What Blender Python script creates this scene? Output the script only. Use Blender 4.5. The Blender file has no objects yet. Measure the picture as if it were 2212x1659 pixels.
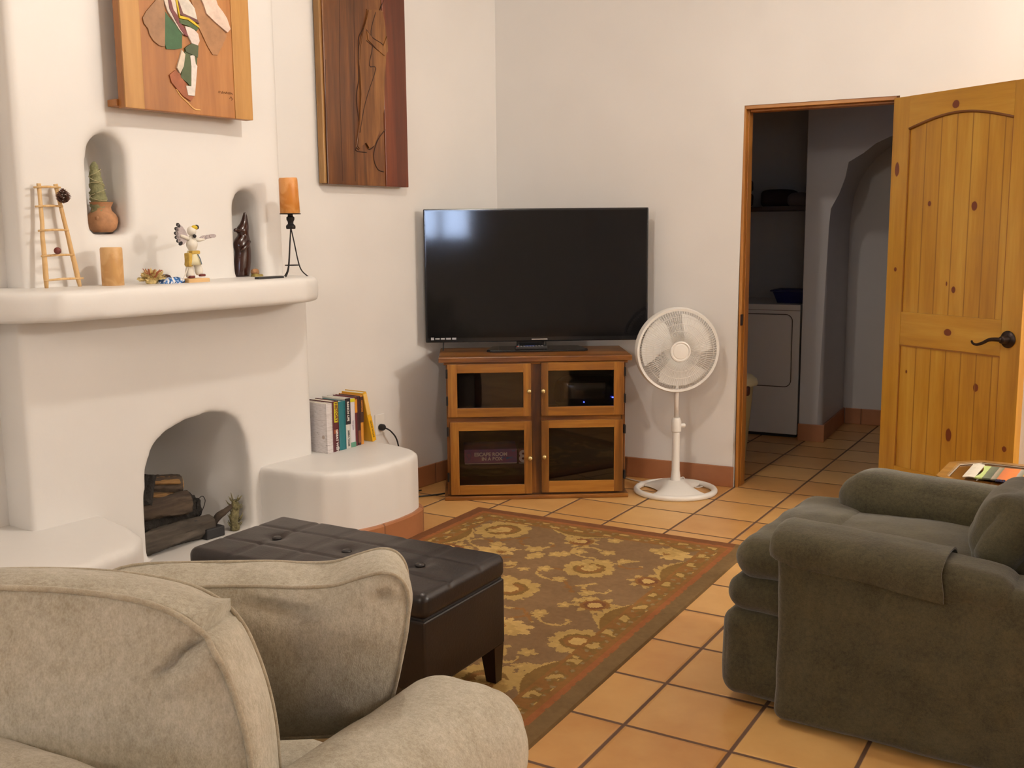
import bpy, bmesh, math, random
from mathutils import Vector, Matrix, noise
random.seed(7)
SC = bpy.context.scene
COL = SC.collection
PI = math.pi
R = math.radians

# ------------------------------------------------------------------ helpers
def obj(name, bm, mat, parent=None, smooth=False, sharp=None, label=None):
    me = bpy.data.meshes.new(name)
    bmesh.ops.recalc_face_normals(bm, faces=bm.faces)
    bm.to_mesh(me); bm.free()
    mats = mat if isinstance(mat, (list, tuple)) else [mat]
    for m in mats: me.materials.append(m)
    if smooth:
        me.polygons.foreach_set('use_smooth', [True]*len(me.polygons))
        if sharp is not None:
            me.set_sharp_from_angle(angle=R(sharp))
    o = bpy.data.objects.new(name, me); COL.objects.link(o)
    if parent: o.parent = parent
    if label: o['label'] = label
    return o

def thing(name, label, cat, loc=(0,0,0), rz=0, group=None, kind=None):
    o = bpy.data.objects.new(name, None); COL.objects.link(o)
    o.location = loc; o.rotation_euler = (0,0,rz); o.empty_display_size = .1
    tag(o, label, cat, group, kind)
    return o

def tag(o, label=None, cat=None, group=None, kind=None):
    if label: o['label'] = label
    if cat: o['category'] = cat
    if group: o['group'] = group
    if kind: o['kind'] = kind
    return o

def place(o, loc, rz=0):
    o.location = loc; o.rotation_euler = (0,0,rz); return o

def box(bm, x0,x1,y0,y1,z0,z1, bev=0, seg=2):
    v = [bm.verts.new(p) for p in ((x0,y0,z0),(x1,y0,z0),(x1,y1,z0),(x0,y1,z0),(x0,y0,z1),(x1,y0,z1),(x1,y1,z1),(x0,y1,z1))]
    fs = [bm.faces.new([v[i] for i in q]) for q in ((0,3,2,1),(4,5,6,7),(0,1,5,4),(1,2,6,5),(2,3,7,6),(3,0,4,7))]
    if bev > 0:
        es = list({e for f in fs for e in f.edges})
        bmesh.ops.bevel(bm, geom=es, offset=bev, segments=seg, affect='EDGES', profile=.6)
    return bm

def B(x0,x1,y0,y1,z0,z1, bev=0, seg=2):
    return box(bmesh.new(), x0,x1,y0,y1,z0,z1, bev, seg)

def prism(bm, pts, z0, z1, axis='z', bev=0, seg=2, side=1):
    """outline pts (u,v) extruded. axis z: (u,v,z); axis y: (u, w, v)"""
    def P(u,v,w):
        return (u,v,w) if axis=='z' else ((u,w,v) if axis=='y' else (w,u,v))
    a = [bm.verts.new(P(u,v,z0)) for u,v in pts]
    b = [bm.verts.new(P(u,v,z1)) for u,v in pts]
    n = len(pts); fs = [bm.faces.new(a), bm.faces.new(b)]
    for i in range(n):
        fs.append(bm.faces.new([a[i],a[(i+1)%n],b[(i+1)%n],b[i]]))
    if bev > 0:
        es = list(fs[0].edges)+list(fs[1].edges)
        if side == 1: es = list(fs[1].edges)
        bmesh.ops.bevel(bm, geom=es, offset=bev, segments=seg, affect='EDGES', profile=.5)
    return bm

def lathe(bm, prof, n=32, c=(0,0,0), cap=True, sx=1, sy=1, M=None):
    rings = []
    for r,z in prof:
        ring = []
        for i in range(n):
            t = 2*PI*i/n
            p = Vector((c[0]+r*sx*math.cos(t), c[1]+r*sy*math.sin(t), c[2]+z))
            if M: p = M @ p
            ring.append(bm.verts.new(p))
        rings.append(ring)
    for a,b in zip(rings, rings[1:]):
        for i in range(n):
            bm.faces.new([a[i],a[(i+1)%n],b[(i+1)%n],b[i]])
    if cap:
        if prof[0][0] > 1e-6: bm.faces.new(rings[0])
        if prof[-1][0] > 1e-6: bm.faces.new(rings[-1])
    return bm

def tube(bm, pts, r, n=8, closed=False):
    pts = [Vector(p) for p in pts]; m = len(pts)
    rr = r if isinstance(r,(list,tuple)) else [r]*m
    rings = []; up = None
    for i,p in enumerate(pts):
        if closed: t = pts[(i+1)%m]-pts[(i-1)%m]
        else: t = pts[min(i+1,m-1)]-pts[max(i-1,0)]
        if t.length < 1e-9: t = Vector((0,0,1))
        t.normalize()
        if up is None:
            up = Vector((0,0,1)) if abs(t.z) < .9 else Vector((1,0,0))
        u = (up - t*up.dot(t))
        if u.length < 1e-6: u = t.orthogonal()
        u.normalize(); up = u; w = t.cross(u)
        rings.append([bm.verts.new(p + (u*math.cos(2*PI*k/n)+w*math.sin(2*PI*k/n))*rr[i]) for k in range(n)])
    pairs = list(zip(rings, rings[1:]))
    if closed: pairs.append((rings[-1], rings[0]))
    for a,b in pairs:
        for k in range(n): bm.faces.new([a[k],a[(k+1)%n],b[(k+1)%n],b[k]])
    if not closed:
        bm.faces.new(rings[0]); bm.faces.new(rings[-1])
    return bm

def smoothpath(pts, k=6, closed=False):
    out = []; n = len(pts); P = [Vector(p) for p in pts]
    rng = range(n if closed else n-1)
    for i in rng:
        if closed: p0,p1,p2,p3 = P[i-1],P[i],P[(i+1)%n],P[(i+2)%n]
        else: p0,p1,p2,p3 = P[max(i-1,0)],P[i],P[i+1],P[min(i+2,n-1)]
        for j in range(k):
            t = j/k
            out.append(.5*((2*p1)+(-p0+p2)*t+(2*p0-5*p1+4*p2-p3)*t*t+(-p0+3*p1-3*p2+p3)*t**3))
    if not closed: out.append(P[-1])
    return out

def softbox(bm, h, r, bulge=(0,0,0), nz=.0, ns=4, seed=0, n=20, M=None, fn=None):
    """rounded, puffed box of half sizes h about the origin"""
    hx,hy,hz = h; cache = {}
    def vert(a,b,c):
        key = (round(a,5),round(b,5),round(c,5))
        if key in cache: return cache[key]
        q = [a*hx, b*hy, c*hz]; cl = [max(-(hh-r), min(hh-r, t)) for t,hh in zip(q,h)]
        d = Vector([t-u for t,u in zip(q,cl)])
        if d.length > 1e-9: d = d.normalized()*r
        p = Vector(cl)+d
        s = (1-b*b)*(1-c*c)*abs(a)**2; p.x += bulge[0]*s*(1 if a>0 else -1)
        s = (1-a*a)*(1-c*c)*abs(b)**2; p.y += bulge[1]*s*(1 if b>0 else -1)
        s = (1-a*a)*(1-b*b)*abs(c)**2; p.z += bulge[2]*s*(1 if c>0 else -1)
        if nz:
            w = noise.noise(Vector((p.x*ns+seed*3.1, p.y*ns, p.z*ns)))+.5*noise.noise(Vector((p.x*ns*2.3+seed*7, p.y*ns*2.3+5, p.z*ns*2.3)))
            nn = Vector((a**5,b**5,c**5))
            if nn.length>1e-6: p += nn.normalized()*nz*w
        if fn: p = fn(p)
        if M: p = M @ p
        cache[key] = bm.verts.new(p); return cache[key]
    def warp(t):  # finer sampling near the edges
        return math.copysign(1-(1-abs(t))**1.5, t)
    g = [warp(-1+2*i/n) for i in range(n+1)]
    for ax in range(3):
        for s in (-1,1):
            for i in range(n):
                for j in range(n):
                    q = []
                    for (u,v) in ((g[i],g[j]),(g[i+1],g[j]),(g[i+1],g[j+1]),(g[i],g[j+1])):
                        c = [u,v]; c.insert(ax, s); q.append(vert(*c))
                    if len(set(q))==4: bm.faces.new(q)
    return bm

def applied(o):
    """replace the mesh by its evaluated modifiers"""
    dg = bpy.context.evaluated_depsgraph_get(); dg.update()
    me = bpy.data.meshes.new_from_object(o.evaluated_get(dg))
    o.modifiers.clear(); old = o.data; o.data = me; bpy.data.meshes.remove(old)
    return o

def organic(o, vox=.014, it=8, fac=.6, cutters=()):
    for c in cutters:
        m = o.modifiers.new('b','BOOLEAN'); m.operation='DIFFERENCE'; m.solver='EXACT'; m.object=c; m.use_self = True
    if cutters:
        applied(o)
        for c in cutters:
            me = c.data; bpy.data.objects.remove(c); bpy.data.meshes.remove(me)
    m = o.modifiers.new('r','REMESH'); m.mode='VOXEL'; m.voxel_size=vox; m.use_smooth_shade=True
    m = o.modifiers.new('s','SMOOTH'); m.iterations=it; m.factor=fac
    applied(o)
    o.data.polygons.foreach_set('use_smooth',[True]*len(o.data.polygons))
    return o

# ------------------------------------------------------------------ materials
def srgb(r,g,b):
    f = lambda c: (c/12.92 if c<=.04045 else ((c+.055)/1.055)**2.4)
    return (f(r/255),f(g/255),f(b/255),1)

def newmat(name):
    m = bpy.data.materials.new(name); m.use_nodes = True
    nt = m.node_tree; nt.nodes.clear()
    out = nt.nodes.new('ShaderNodeOutputMaterial'); p = nt.nodes.new('ShaderNodeBsdfPrincipled')
    nt.links.new(p.outputs[0], out.inputs[0])
    return m, nt, p

def N(nt, t, **k):
    n = nt.nodes.new(t)
    for a,v in k.items(): setattr(n,a,v)
    return n

def MATH(nt, op, a, b=None, c=None):
    n = nt.nodes.new('ShaderNodeMath'); n.operation = op
    for i,v in enumerate((a,b,c)):
        if v is None: continue
        if isinstance(v,(int,float)): n.inputs[i].default_value = v
        else: nt.links.new(v, n.inputs[i])
    return n.outputs[0]

def MIX(nt, fac, a, b):
    n = nt.nodes.new('ShaderNodeMix'); n.data_type='RGBA'
    for sock,v in ((n.inputs[0],fac),(n.inputs[6],a),(n.inputs[7],b)):
        if isinstance(v,(int,float)): sock.default_value = v
        elif isinstance(v,tuple): sock.default_value = v
        else: nt.links.new(v, sock)
    return n.outputs[2]

def bump(nt, p, h, strength=.3, dist=.01):
    b = N(nt,'ShaderNodeBump'); b.inputs['Strength'].default_value = strength; b.inputs['Distance'].default_value = dist
    nt.links.new(h, b.inputs['Height']); nt.links.new(b.outputs[0], p.inputs['Normal'])

def noisetex(nt, vec, scale, detail=3, rough=.5, dist=0):
    n = N(nt,'ShaderNodeTexNoise'); n.inputs['Scale'].default_value=scale; n.inputs['Detail'].default_value=detail
    n.inputs['Roughness'].default_value=rough; n.inputs['Distortion'].default_value=dist
    nt.links.new(vec, n.inputs['Vector']); return n.outputs['Fac']

def coords(nt, scale=(1,1,1), loc=(0,0,0), rot=(0,0,0)):
    tc = N(nt,'ShaderNodeTexCoord'); mp = N(nt,'ShaderNodeMapping')
    mp.inputs['Scale'].default_value = scale; mp.inputs['Location'].default_value = loc; mp.inputs['Rotation'].default_value = rot
    nt.links.new(tc.outputs['Object'], mp.inputs['Vector']); return mp.outputs[0]

def ramp(nt, fac, stops):
    n = N(nt,'ShaderNodeValToRGB'); e = n.color_ramp.elements
    while len(e) < len(stops): e.new(.5)
    for i,(p,c) in enumerate(stops): e[i].position = p; e[i].color = c
    nt.links.new(fac, n.inputs[0]); return n.outputs[0]

def plain(name, c, rough=.5, metal=0, var=.0, vscale=20, bmp=0, bscale=80, bdist=.002, coat=0, spec=.5, sheen=0, emis=None, es=1, trans=0, alpha=None):
    m, nt, p = newmat(name)
    v = coords(nt)
    if var:
        f = noisetex(nt, v, vscale, 4, .6)
        d = tuple(max(0,x*(1-var)) for x in c[:3])+(1,); l = tuple(min(1,x*(1+var)) for x in c[:3])+(1,)
        nt.links.new(ramp(nt, f, [(.3,d),(.7,l)]), p.inputs['Base Color'])
    else: p.inputs['Base Color'].default_value = c
    p.inputs['Roughness'].default_value = rough; p.inputs['Metallic'].default_value = metal
    p.inputs['Coat Weight'].default_value = coat; p.inputs['Specular IOR Level'].default_value = spec
    p.inputs['Sheen Weight'].default_value = sheen; p.inputs['Transmission Weight'].default_value = trans
    if bmp: bump(nt, p, noisetex(nt, v, bscale, 4, .6), bmp, bdist)
    if emis: p.inputs['Emission Color'].default_value = emis; p.inputs['Emission Strength'].default_value = es
    if alpha is not None: p.inputs['Alpha'].default_value = alpha
    return m

def plaster(name, c, bm_=.25):
    m, nt, p = newmat(name); v = coords(nt)
    f = noisetex(nt, v, 1.6, 3, .5)
    d = tuple(x*.955 for x in c[:3])+(1,)
    nt.links.new(ramp(nt, f, [(.35,d),(.65,c)]), p.inputs['Base Color'])
    p.inputs['Roughness'].default_value = .42; p.inputs['Specular IOR Level'].default_value = .35
    a = noisetex(nt, v, 3.5, 3, .5); b = noisetex(nt, v, 60, 3, .6)
    bump(nt, p, MATH(nt,'ADD', a, MATH(nt,'MULTIPLY', b, .03)), bm_, .03)
    return m

def wood(name, dark, mid, light, axis='z', scale=1.0, rough=.4, knots=(), grooves=(), groovecol=None, coat=.0, gk=.002, contrast=1, streak=0, knotcol=None):
    """grain runs along axis; knots = (u, z, ru, rz) in object xz"""
    m, nt, p = newmat(name)
    s = {'z':(14,14,1.2),'x':(1.2,14,14),'y':(14,1.2,14)}[axis]
    v = coords(nt, tuple(q*scale for q in s))
    v2 = coords(nt, tuple(q*scale*5 for q in s))
    f = noisetex(nt, v, 1.0, 4, .55, .6)
    g = noisetex(nt, v2, 1.0, 3, .6, .2)
    h = MATH(nt,'ADD', MATH(nt,'MULTIPLY', f, .72), MATH(nt,'MULTIPLY', g, .28))
    w = .22/contrast
    col = ramp(nt, h, [(max(0,.5-w),dark),(.5,mid),(min(1,.5+w),light)])
    if streak:
        vs = coords(nt, {'z':(6,6,.5),'x':(.5,6,6),'y':(6,.5,6)}[axis])
        st = noisetex(nt, vs, 1.0, 3, .6, .8)
        col = MIX(nt, MATH(nt,'MULTIPLY', ramp(nt, st, [(.52,(0,0,0,1)),(.62,(1,1,1,1))]), streak), col, tuple(x*.35 for x in dark[:3])+(1,))
    vo = coords(nt); sep = N(nt,'ShaderNodeSeparateXYZ'); nt.links.new(vo, sep.inputs[0])
    X,Z = sep.outputs[0], sep.outputs[2]
    kc = knotcol or tuple(x*.45 for x in dark[:3])+(1,)
    for (u,z,ru,rz) in knots:
        dx = MATH(nt,'DIVIDE', MATH(nt,'SUBTRACT', X, u), ru); dz = MATH(nt,'DIVIDE', MATH(nt,'SUBTRACT', Z, z), rz)
        d = MATH(nt,'SQRT', MATH(nt,'ADD', MATH(nt,'MULTIPLY',dx,dx), MATH(nt,'MULTIPLY',dz,dz)))
        d = MATH(nt,'ADD', d, MATH(nt,'MULTIPLY', MATH(nt,'SUBTRACT', g, .5), .5))
        k = MATH(nt,'MULTIPLY', MATH(nt,'SUBTRACT', 1.15, d), 5); n_ = nt.nodes[-1]; n_.use_clamp = True
        ring = MATH(nt,'MULTIPLY', MATH(nt,'SUBTRACT', 2.4, d), .28); nt.nodes[-1].use_clamp = True
        col = MIX(nt, ring, col, MIX(nt, .5, mid, dark))
        col = MIX(nt, k, col, kc)
    if grooves:
        gc = groovecol or tuple(x*.5 for x in dark[:3])+(1,)
        gh = None
        for u in grooves:
            d = MATH(nt,'ABSOLUTE', MATH(nt,'SUBTRACT', X, u))
            k = MATH(nt,'SUBTRACT', 1, MATH(nt,'DIVIDE', d, gk*2)); nt.nodes[-1].use_clamp = True
            col = MIX(nt, k, col, gc)
    nt.links.new(col, p.inputs['Base Color'])
    p.inputs['Roughness'].default_value = rough; p.inputs['Coat Weight'].default_value = coat; p.inputs['Coat Roughness'].default_value = .2
    bump(nt, p, g, .12, .002)
    return m

def fabric(name, c, c2, scale=6, fine=350, rough=.95, sheen=.3, sc=(1,1,1)):
    m, nt, p = newmat(name); v = coords(nt, sc)
    f = noisetex(nt, v, scale, 5, .65); g = noisetex(nt, v, fine, 2, .6); q = noisetex(nt, v, 110, 4, .7)
    h = MATH(nt,'ADD', MATH(nt,'MULTIPLY', f, .38), MATH(nt,'ADD', MATH(nt,'MULTIPLY', g, .27), MATH(nt,'MULTIPLY', q, .35)))
    nt.links.new(ramp(nt, h, [(.38,c),(.62,c2)]), p.inputs['Base Color'])
    p.inputs['Roughness'].default_value = rough; p.inputs['Sheen Weight'].default_value = sheen; p.inputs['Sheen Roughness'].default_value=.5
    p.inputs['Specular IOR Level'].default_value = .15
    bump(nt, p, MATH(nt,'ADD', MATH(nt,'MULTIPLY', g, .4), q), .35, .004)
    return m

def vcol(name, rough=.8, bmp=.3, spec=.3, bscale=300):
    m, nt, p = newmat(name)
    a = N(nt,'ShaderNodeVertexColor'); a.layer_name='Col'
    v = coords(nt); g = noisetex(nt, v, bscale, 3, .6); f = noisetex(nt, v, 14, 4, .6)
    mixf = MATH(nt,'MULTIPLY_ADD', MATH(nt,'ADD', MATH(nt,'MULTIPLY',g,.5), MATH(nt,'MULTIPLY',f,.5)), .7, .65)
    mm = N(nt,'ShaderNodeVectorMath', operation='SCALE'); nt.links.new(a.outputs[0], mm.inputs[0]); nt.links.new(mixf, mm.inputs['Scale'])
    nt.links.new(mm.outputs[0], p.inputs['Base Color'])
    p.inputs['Roughness'].default_value = rough; p.inputs['Specular IOR Level'].default_value = spec
    bump(nt, p, g, bmp, .004)
    return m

M = {}
M['plaster'] = plaster('plaster', (.79,.765,.737,1))
M['plaster_hall_dimmed'] = plaster('plaster_hall_dimmed', (.56,.54,.53,1))  # wall plaster with the hall's dimness put into its colour
M['ceiling'] = plaster('ceiling_paint', (.8,.77,.72,1))
M['white_plastic'] = plain('white_plastic', (.82,.80,.76,1), .35)
M['white_enamel'] = plain('white_enamel', (.8,.8,.8,1), .25)
M['black_gloss'] = plain('black_gloss', (.012,.012,.014,1), .12)
M['black_matte'] = plain('black_matte', (.015,.014,.015,1), .6)
M['tv_screen'] = plain('tv_screen', (.006,.006,.007,1), .07, spec=.3)
M['iron'] = plain('iron', (.02,.017,.017,1), .5, .6)
M['bronze'] = plain('oil_bronze', (.035,.022,.018,1), .35, .7)
M['terracotta'] = None
M['leather'] = plain('brown_leather', (.0135,.0095,.009,1), .36, var=.25, vscale=8, bmp=.35, bscale=120, bdist=.002, spec=.45)
M['leg_wood'] = plain('dark_leg_wood', (.022,.010,.007,1), .35)
M['sofa'] = fabric('beige_chenille', srgb(149,140,121), srgb(190,183,167), scale=9, fine=420, sc=(1,1,.6), sheen=.15)
M['piping'] = fabric('beige_piping', srgb(150,138,118), srgb(182,172,152), scale=20, fine=500)
M['recliner'] = fabric('olive_chenille', srgb(57,52,37), srgb(87,81,58), scale=7, fine=420, sheen=.25)
M['brass'] = plain('brass', (.62,.48,.22,1), .3, .85)
M['paper'] = plain('paper', (.75,.70,.58,1), .8)

def tile_material(name, size=.3098, gw=.0046, c1=srgb(190,136,76), c2=srgb(221,176,111), grout=srgb(100,74,58), rough=.33, axis=('x','y')):
    m, nt, p = newmat(name); v = coords(nt)
    sep = N(nt,'ShaderNodeSeparateXYZ'); nt.links.new(v, sep.inputs[0])
    idx = {'x':0,'y':1,'z':2}
    U = MATH(nt,'DIVIDE', sep.outputs[idx[axis[0]]], size); V = MATH(nt,'DIVIDE', sep.outputs[idx[axis[1]]], size)
    fu = MATH(nt,'FLOORED_MODULO', U, 1); fv = MATH(nt,'FLOORED_MODULO', V, 1)
    du = MATH(nt,'MINIMUM', fu, MATH(nt,'SUBTRACT', 1, fu)); dv = MATH(nt,'MINIMUM', fv, MATH(nt,'SUBTRACT', 1, fv))
    wob = MATH(nt,'MULTIPLY', MATH(nt,'SUBTRACT', noisetex(nt, v, 30, 2), .5), .004)
    d = MATH(nt,'ADD', MATH(nt,'MINIMUM', du, dv), wob)
    g = gw/size
    inside = MATH(nt,'MULTIPLY', MATH(nt,'SUBTRACT', d, g), 120); nt.nodes[-1].use_clamp = True
    cu = MATH(nt,'FLOOR', U); cv = MATH(nt,'FLOOR', V)
    cmb = N(nt,'ShaderNodeCombineXYZ'); nt.links.new(cu, cmb.inputs[0]); nt.links.new(cv, cmb.inputs[1])
    wn = N(nt,'ShaderNodeTexWhiteNoise'); nt.links.new(cmb.outputs[0], wn.inputs['Vector'])
    off = N(nt,'ShaderNodeVectorMath', operation='ADD'); sc = N(nt,'ShaderNodeVectorMath', operation='SCALE')
    nt.links.new(wn.outputs['Color'], sc.inputs[0]); sc.inputs['Scale'].default_value = 30
    nt.links.new(v, off.inputs[0]); nt.links.new(sc.outputs[0], off.inputs[1])
    f = noisetex(nt, off.outputs[0], 5, 4, .6); ff = noisetex(nt, off.outputs[0], 2, 3, .5, 1)
    h = MATH(nt,'ADD', MATH(nt,'MULTIPLY', f, .4), MATH(nt,'ADD', MATH(nt,'MULTIPLY', ff, .35), MATH(nt,'MULTIPLY', wn.outputs['Value'], .25)))
    col = ramp(nt, h, [(.3,c1),(.68,c2)])
    col = MIX(nt, inside, grout, col)
    nt.links.new(col, p.inputs['Base Color'])
    rg = MATH(nt,'SUBTRACT', .85, MATH(nt,'MULTIPLY', inside, .85-rough)); nt.links.new(rg, p.inputs['Roughness'])
    e = MATH(nt,'MULTIPLY', MATH(nt,'SUBTRACT', d, g*.4), 28); nt.nodes[-1].use_clamp = True
    bump(nt, p, MATH(nt,'ADD', e, MATH(nt,'MULTIPLY', f, .25)), .55, .004)
    p.inputs['Specular IOR Level'].default_value = .4
    return m
M['tile'] = tile_material('saltillo_tile')
M['base_tile'] = tile_material('baseboard_tile', size=.31, gw=.002, c1=srgb(150,96,62), c2=srgb(178,120,80), grout=srgb(120,84,60), rough=.4, axis=('x','x'))

# ------------------------------------------------------------------ frames of the room
AL = R(54.3); AR = -.4825
LC = Vector((-.075,6.119,0)); RC = Vector((1.192,5.452,0))
def ML(): return Matrix.Translation(LC) @ Matrix.Rotation(AL,4,'Z')
# local L frame: x = along the left wall (negative towards the camera), -y = into the room
# local R frame: x = along the right wall, +y = into the wall (hall behind it)
def atL(o): return place(o, LC, AL)
def atR(o): return place(o, RC, AR)
def Lw(a,o,z=0):  # world point from left wall coordinates
    return ML() @ Vector((a,-o,z))
CEIL = 2.95

# ------------------------------------------------------------------ room shell
def struct(o, frame=None, label=None):
    o['kind'] = 'structure'
    if frame: frame(o)
    if label: o['label'] = label
    return o
fl = struct(obj('floor', B(-9,9,-9,9,-.12,0), M['tile']))
place(fl, (.6238,3.2814,0), -.5368)
struct(obj('ceiling', B(-8,8,-8,8,CEIL,CEIL+.1), M['ceiling']), lambda o: place(o,(1,2.5,0),AR))

# left wall: right piece (to the corner) and far left piece, the fireplace stands between
bm = bmesh.new()
box(bm, -1.72, .0, 0, .3, 0, CEIL)
box(bm, -12.2, -2.9, 0, .3, 0, CEIL)
box(bm, -2.95, -1.6, .68, .8, 0, CEIL)
struct(obj('wall_left', bm, M['plaster']), atL)

# right wall with the doorway; plaster edges rounded at the opening
WT = .12; OW = .775; OH = 2.015
bm = bmesh.new()
prism(bm, [(-1.62,0),(0,0),(0,OH),(OW,OH),(OW,0),(5.2,0),(5.2,CEIL),(-1.62,CEIL)], 0, WT, 'y')
es = [e for e in bm.edges if all(abs(v.co.y)<1e-4 and -.01<v.co.x<OW+.01 and v.co.z<OH+.01 for v in e.verts)]
bmesh.ops.bevel(bm, geom=es, offset=.012, segments=4, affect='EDGES', profile=.5)
struct(obj('wall_right', bm, M['plaster'], smooth=True, sharp=40), atR)
# walls behind and beside the camera
bm = bmesh.new()
WX0, WX1, WZ0, WZ1 = 2.15, 3.15, 1.25, 1.95      # window opening in the back wall, in right-wall coordinates
box(bm, -9, WX0, -8.2, -8, 0, CEIL); box(bm, WX1, 5.2, -8.2, -8, 0, CEIL)
box(bm, WX0, WX1, -8.2, -8, 0, WZ0); box(bm, WX0, WX1, -8.2, -8, WZ1, CEIL)
struct(obj('wall_back', bm, M['plaster']), atR)
struct(obj('wall_side', B(5.0,5.2,-8,3.6,0,CEIL), M['plaster']), atR)
bm = bmesh.new()
for x in (WX0,WX1-.06,(WX0+WX1)/2-.03): box(bm,x,x+.06,-8.13,-8.05,WZ0,WZ1,.004)
for z in (WZ0,WZ1-.06): box(bm,WX0,WX1,-8.13,-8.05,z,z+.06,.004)
M['pine_frame'] = wood('pine_frame', srgb(150,96,40), srgb(184,128,58), srgb(204,152,82), 'z', 1, .4)
w1 = struct(obj('window_1', bm, M['pine_frame']), atR)
M['glass'] = plain('window_glass', (1,1,1,1), .02, trans=1)
g = obj('pane', B(WX0+.03,WX1-.03,-8.095,-8.09,WZ0+.03,WZ1-.03), M['glass'], w1)

# baseboards (tile)
def baseboard(name, x0, x1, frame, y0=-.012, y1=.0, h=.113):
    o = struct(obj(name, B(x0,x1,y0,y1,0,h,.004,2), M['base_tile']), frame); return o
baseboard('baseboard_right', -1.43, -.002, atR)
baseboard('baseboard_side', OW, 5.0, atR)
baseboard('baseboard_left', -1.26, -.0, atL)
baseboard('baseboard_near', -8, -3.15, atL)

# --- hall behind the doorway
HP = M['plaster_hall_dimmed']
# arch pier wall (front face at y=1.42, passage .75 deep)
ap = [(.183,0),(.183,1.38),(.192,1.5),(.205,1.6),(.24,1.70),(.29,1.785),(.35,1.86),(.43,1.922),(.52,1.962),(.62,1.985),(.72,1.99)]
top = [(1.44-u,v) for u,v in reversed(ap[:-1])]
arch = ap + top
outline = [(.035,0)]+[arch[0]] + arch[1:-1] + [arch[-1],(1.9,0),(1.9,CEIL),(.035,CEIL)]
bm = bmesh.new(); prism(bm, outline, 1.42, 2.17, 'y')
es = [e for e in bm.edges if all(abs(v.co.y-1.42)<1e-4 and .17<v.co.x<1.3 and v.co.z<2.0 for v in e.verts) and not all(v.co.z<1e-4 for v in e.verts)]
bmesh.ops.bevel(bm, geom=es, offset=.035, segments=4, affect='EDGES', profile=.5)
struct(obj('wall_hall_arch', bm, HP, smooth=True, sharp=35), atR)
bm = bmesh.new()
box(bm, -1.6, .035, 2.22, 2.35, 0, CEIL)            # back of the laundry closet
box(bm, -1.75, -1.6, WT, 2.4, 0, CEIL)              # left end
box(bm, .035, 1.95, 3.4, 3.5, 0, CEIL); 
box(bm, 1.9, 2.0, WT, 3.5, 0, CEIL)
box(bm, .2, 1.95, 2.17, 2.24, 0, CEIL) if False else None
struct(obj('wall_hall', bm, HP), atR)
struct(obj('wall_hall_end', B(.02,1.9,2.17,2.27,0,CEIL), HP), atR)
bm = bmesh.new()
box(bm, .03,.20,1.408,1.42,0,.113,.004); box(bm, .183,.196,1.43,2.17,0,.113,.003); box(bm,.2,1.2,2.158,2.17,0,.113,.004)
struct(obj('baseboard_hall', bm, M['base_tile']), atR)

# ------------------------------------------------------------------ camera
cam = bpy.data.cameras.new('camera'); co = bpy.data.objects.new('camera', cam); COL.objects.link(co)
cam.sensor_width = 36; cam.lens = 2238.2/2212*36; cam.clip_start=.05
pit, roll = .1466, -.0095
c,s = math.cos(pit), math.sin(pit)
r0 = Vector((1,0,0)); fw = Vector((0,c,-s)); u0 = Vector((0,s,c))
r_ = r0*math.cos(roll)+u0*math.sin(roll); u_ = -r0*math.sin(roll)+u0*math.cos(roll)
mt = Matrix((( r_.x,u_.x,-fw.x,0),(r_.y,u_.y,-fw.y,0),(r_.z,u_.z,-fw.z,1.38),(0,0,0,1)))
co.matrix_world = mt; SC.camera = co

# ------------------------------------------------------------------ lights
def point(name, loc, e, col, rad=.06):
    l = bpy.data.lights.new(name,'POINT'); l.energy=e; l.color=col; l.shadow_soft_size=rad
    o = bpy.data.objects.new(name,l); COL.objects.link(o); o.location=loc; return o
def area(name, loc, rot, sx, sy, e, col):
    l = bpy.data.lights.new(name,'AREA'); l.shape='RECTANGLE'; l.size=sx; l.size_y=sy; l.energy=e; l.color=col
    o = bpy.data.objects.new(name,l); COL.objects.link(o); o.location=loc; o.rotation_euler=rot; return o
WARM = (1,.925,.83)
LIGHTS = dict(
 a = point('ceiling_lamp_light', (-.1,3.35,2.72), 33, WARM, .05),
 b = point('side_lamp_light', (4.4,2.1,2.5), 130, WARM, .06),
 c = point('door_lamp_light', (2.75,4.0,2.75), 14, WARM, .06),
 d = point('camera_side_fill_light', (-2.3,-1.2,2.6), 52, WARM, .12),  # added fill behind the camera, lifts the near floor and sofa backs
)
RM = Matrix.Translation(RC) @ Matrix.Rotation(AR,4,'Z')
wpos = RM @ Vector(((WX0+WX1)/2,-8.16,1.6))
area('daylight', wpos, (R(90),0,AR), .95, .65, 60, (.55,.70,1.0))
hp = RM @ Vector((1.55,.9,2.3))
area('hall_daylight', hp, (R(35),0,AR+R(70)), .6, .6, .55, (.62,.68,1.0))
wd = bpy.data.worlds.new('world'); SC.world = wd; wd.use_nodes = True
wd.node_tree.nodes['Background'].inputs[0].default_value = (.45,.6,1,1); wd.node_tree.nodes['Background'].inputs[1].default_value = .6
SC.view_settings.view_transform='Standard'; SC.view_settings.look='None'; SC.view_settings.gamma=1; SC.view_settings.exposure=.47
SC.view_settings.use_curve_mapping = False
SC.cycles.use_denoising = True
SC.cycles.max_bounces = 8
SC.cycles.sample_clamp_indirect = 4

# ================================================================== FIREPLACE (left wall frame)
def recenter(root, p):
    """move a root's origin to local point p, keeping its parts where they are"""
    p = Vector(p); Mr = Matrix.Translation(root.location) @ Matrix.Rotation(root.rotation_euler.z,4,'Z')
    root.location = Mr @ p
    for c in root.children:
        if c.data: c.data.transform(Matrix.Translation(-p))
        for d in c.children:
            if d.data: d.data.transform(Matrix.Translation(-p))
    return root
def LT(name, label, cat, group=None):
    return thing(name, label, cat, LC, AL, group)

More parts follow.
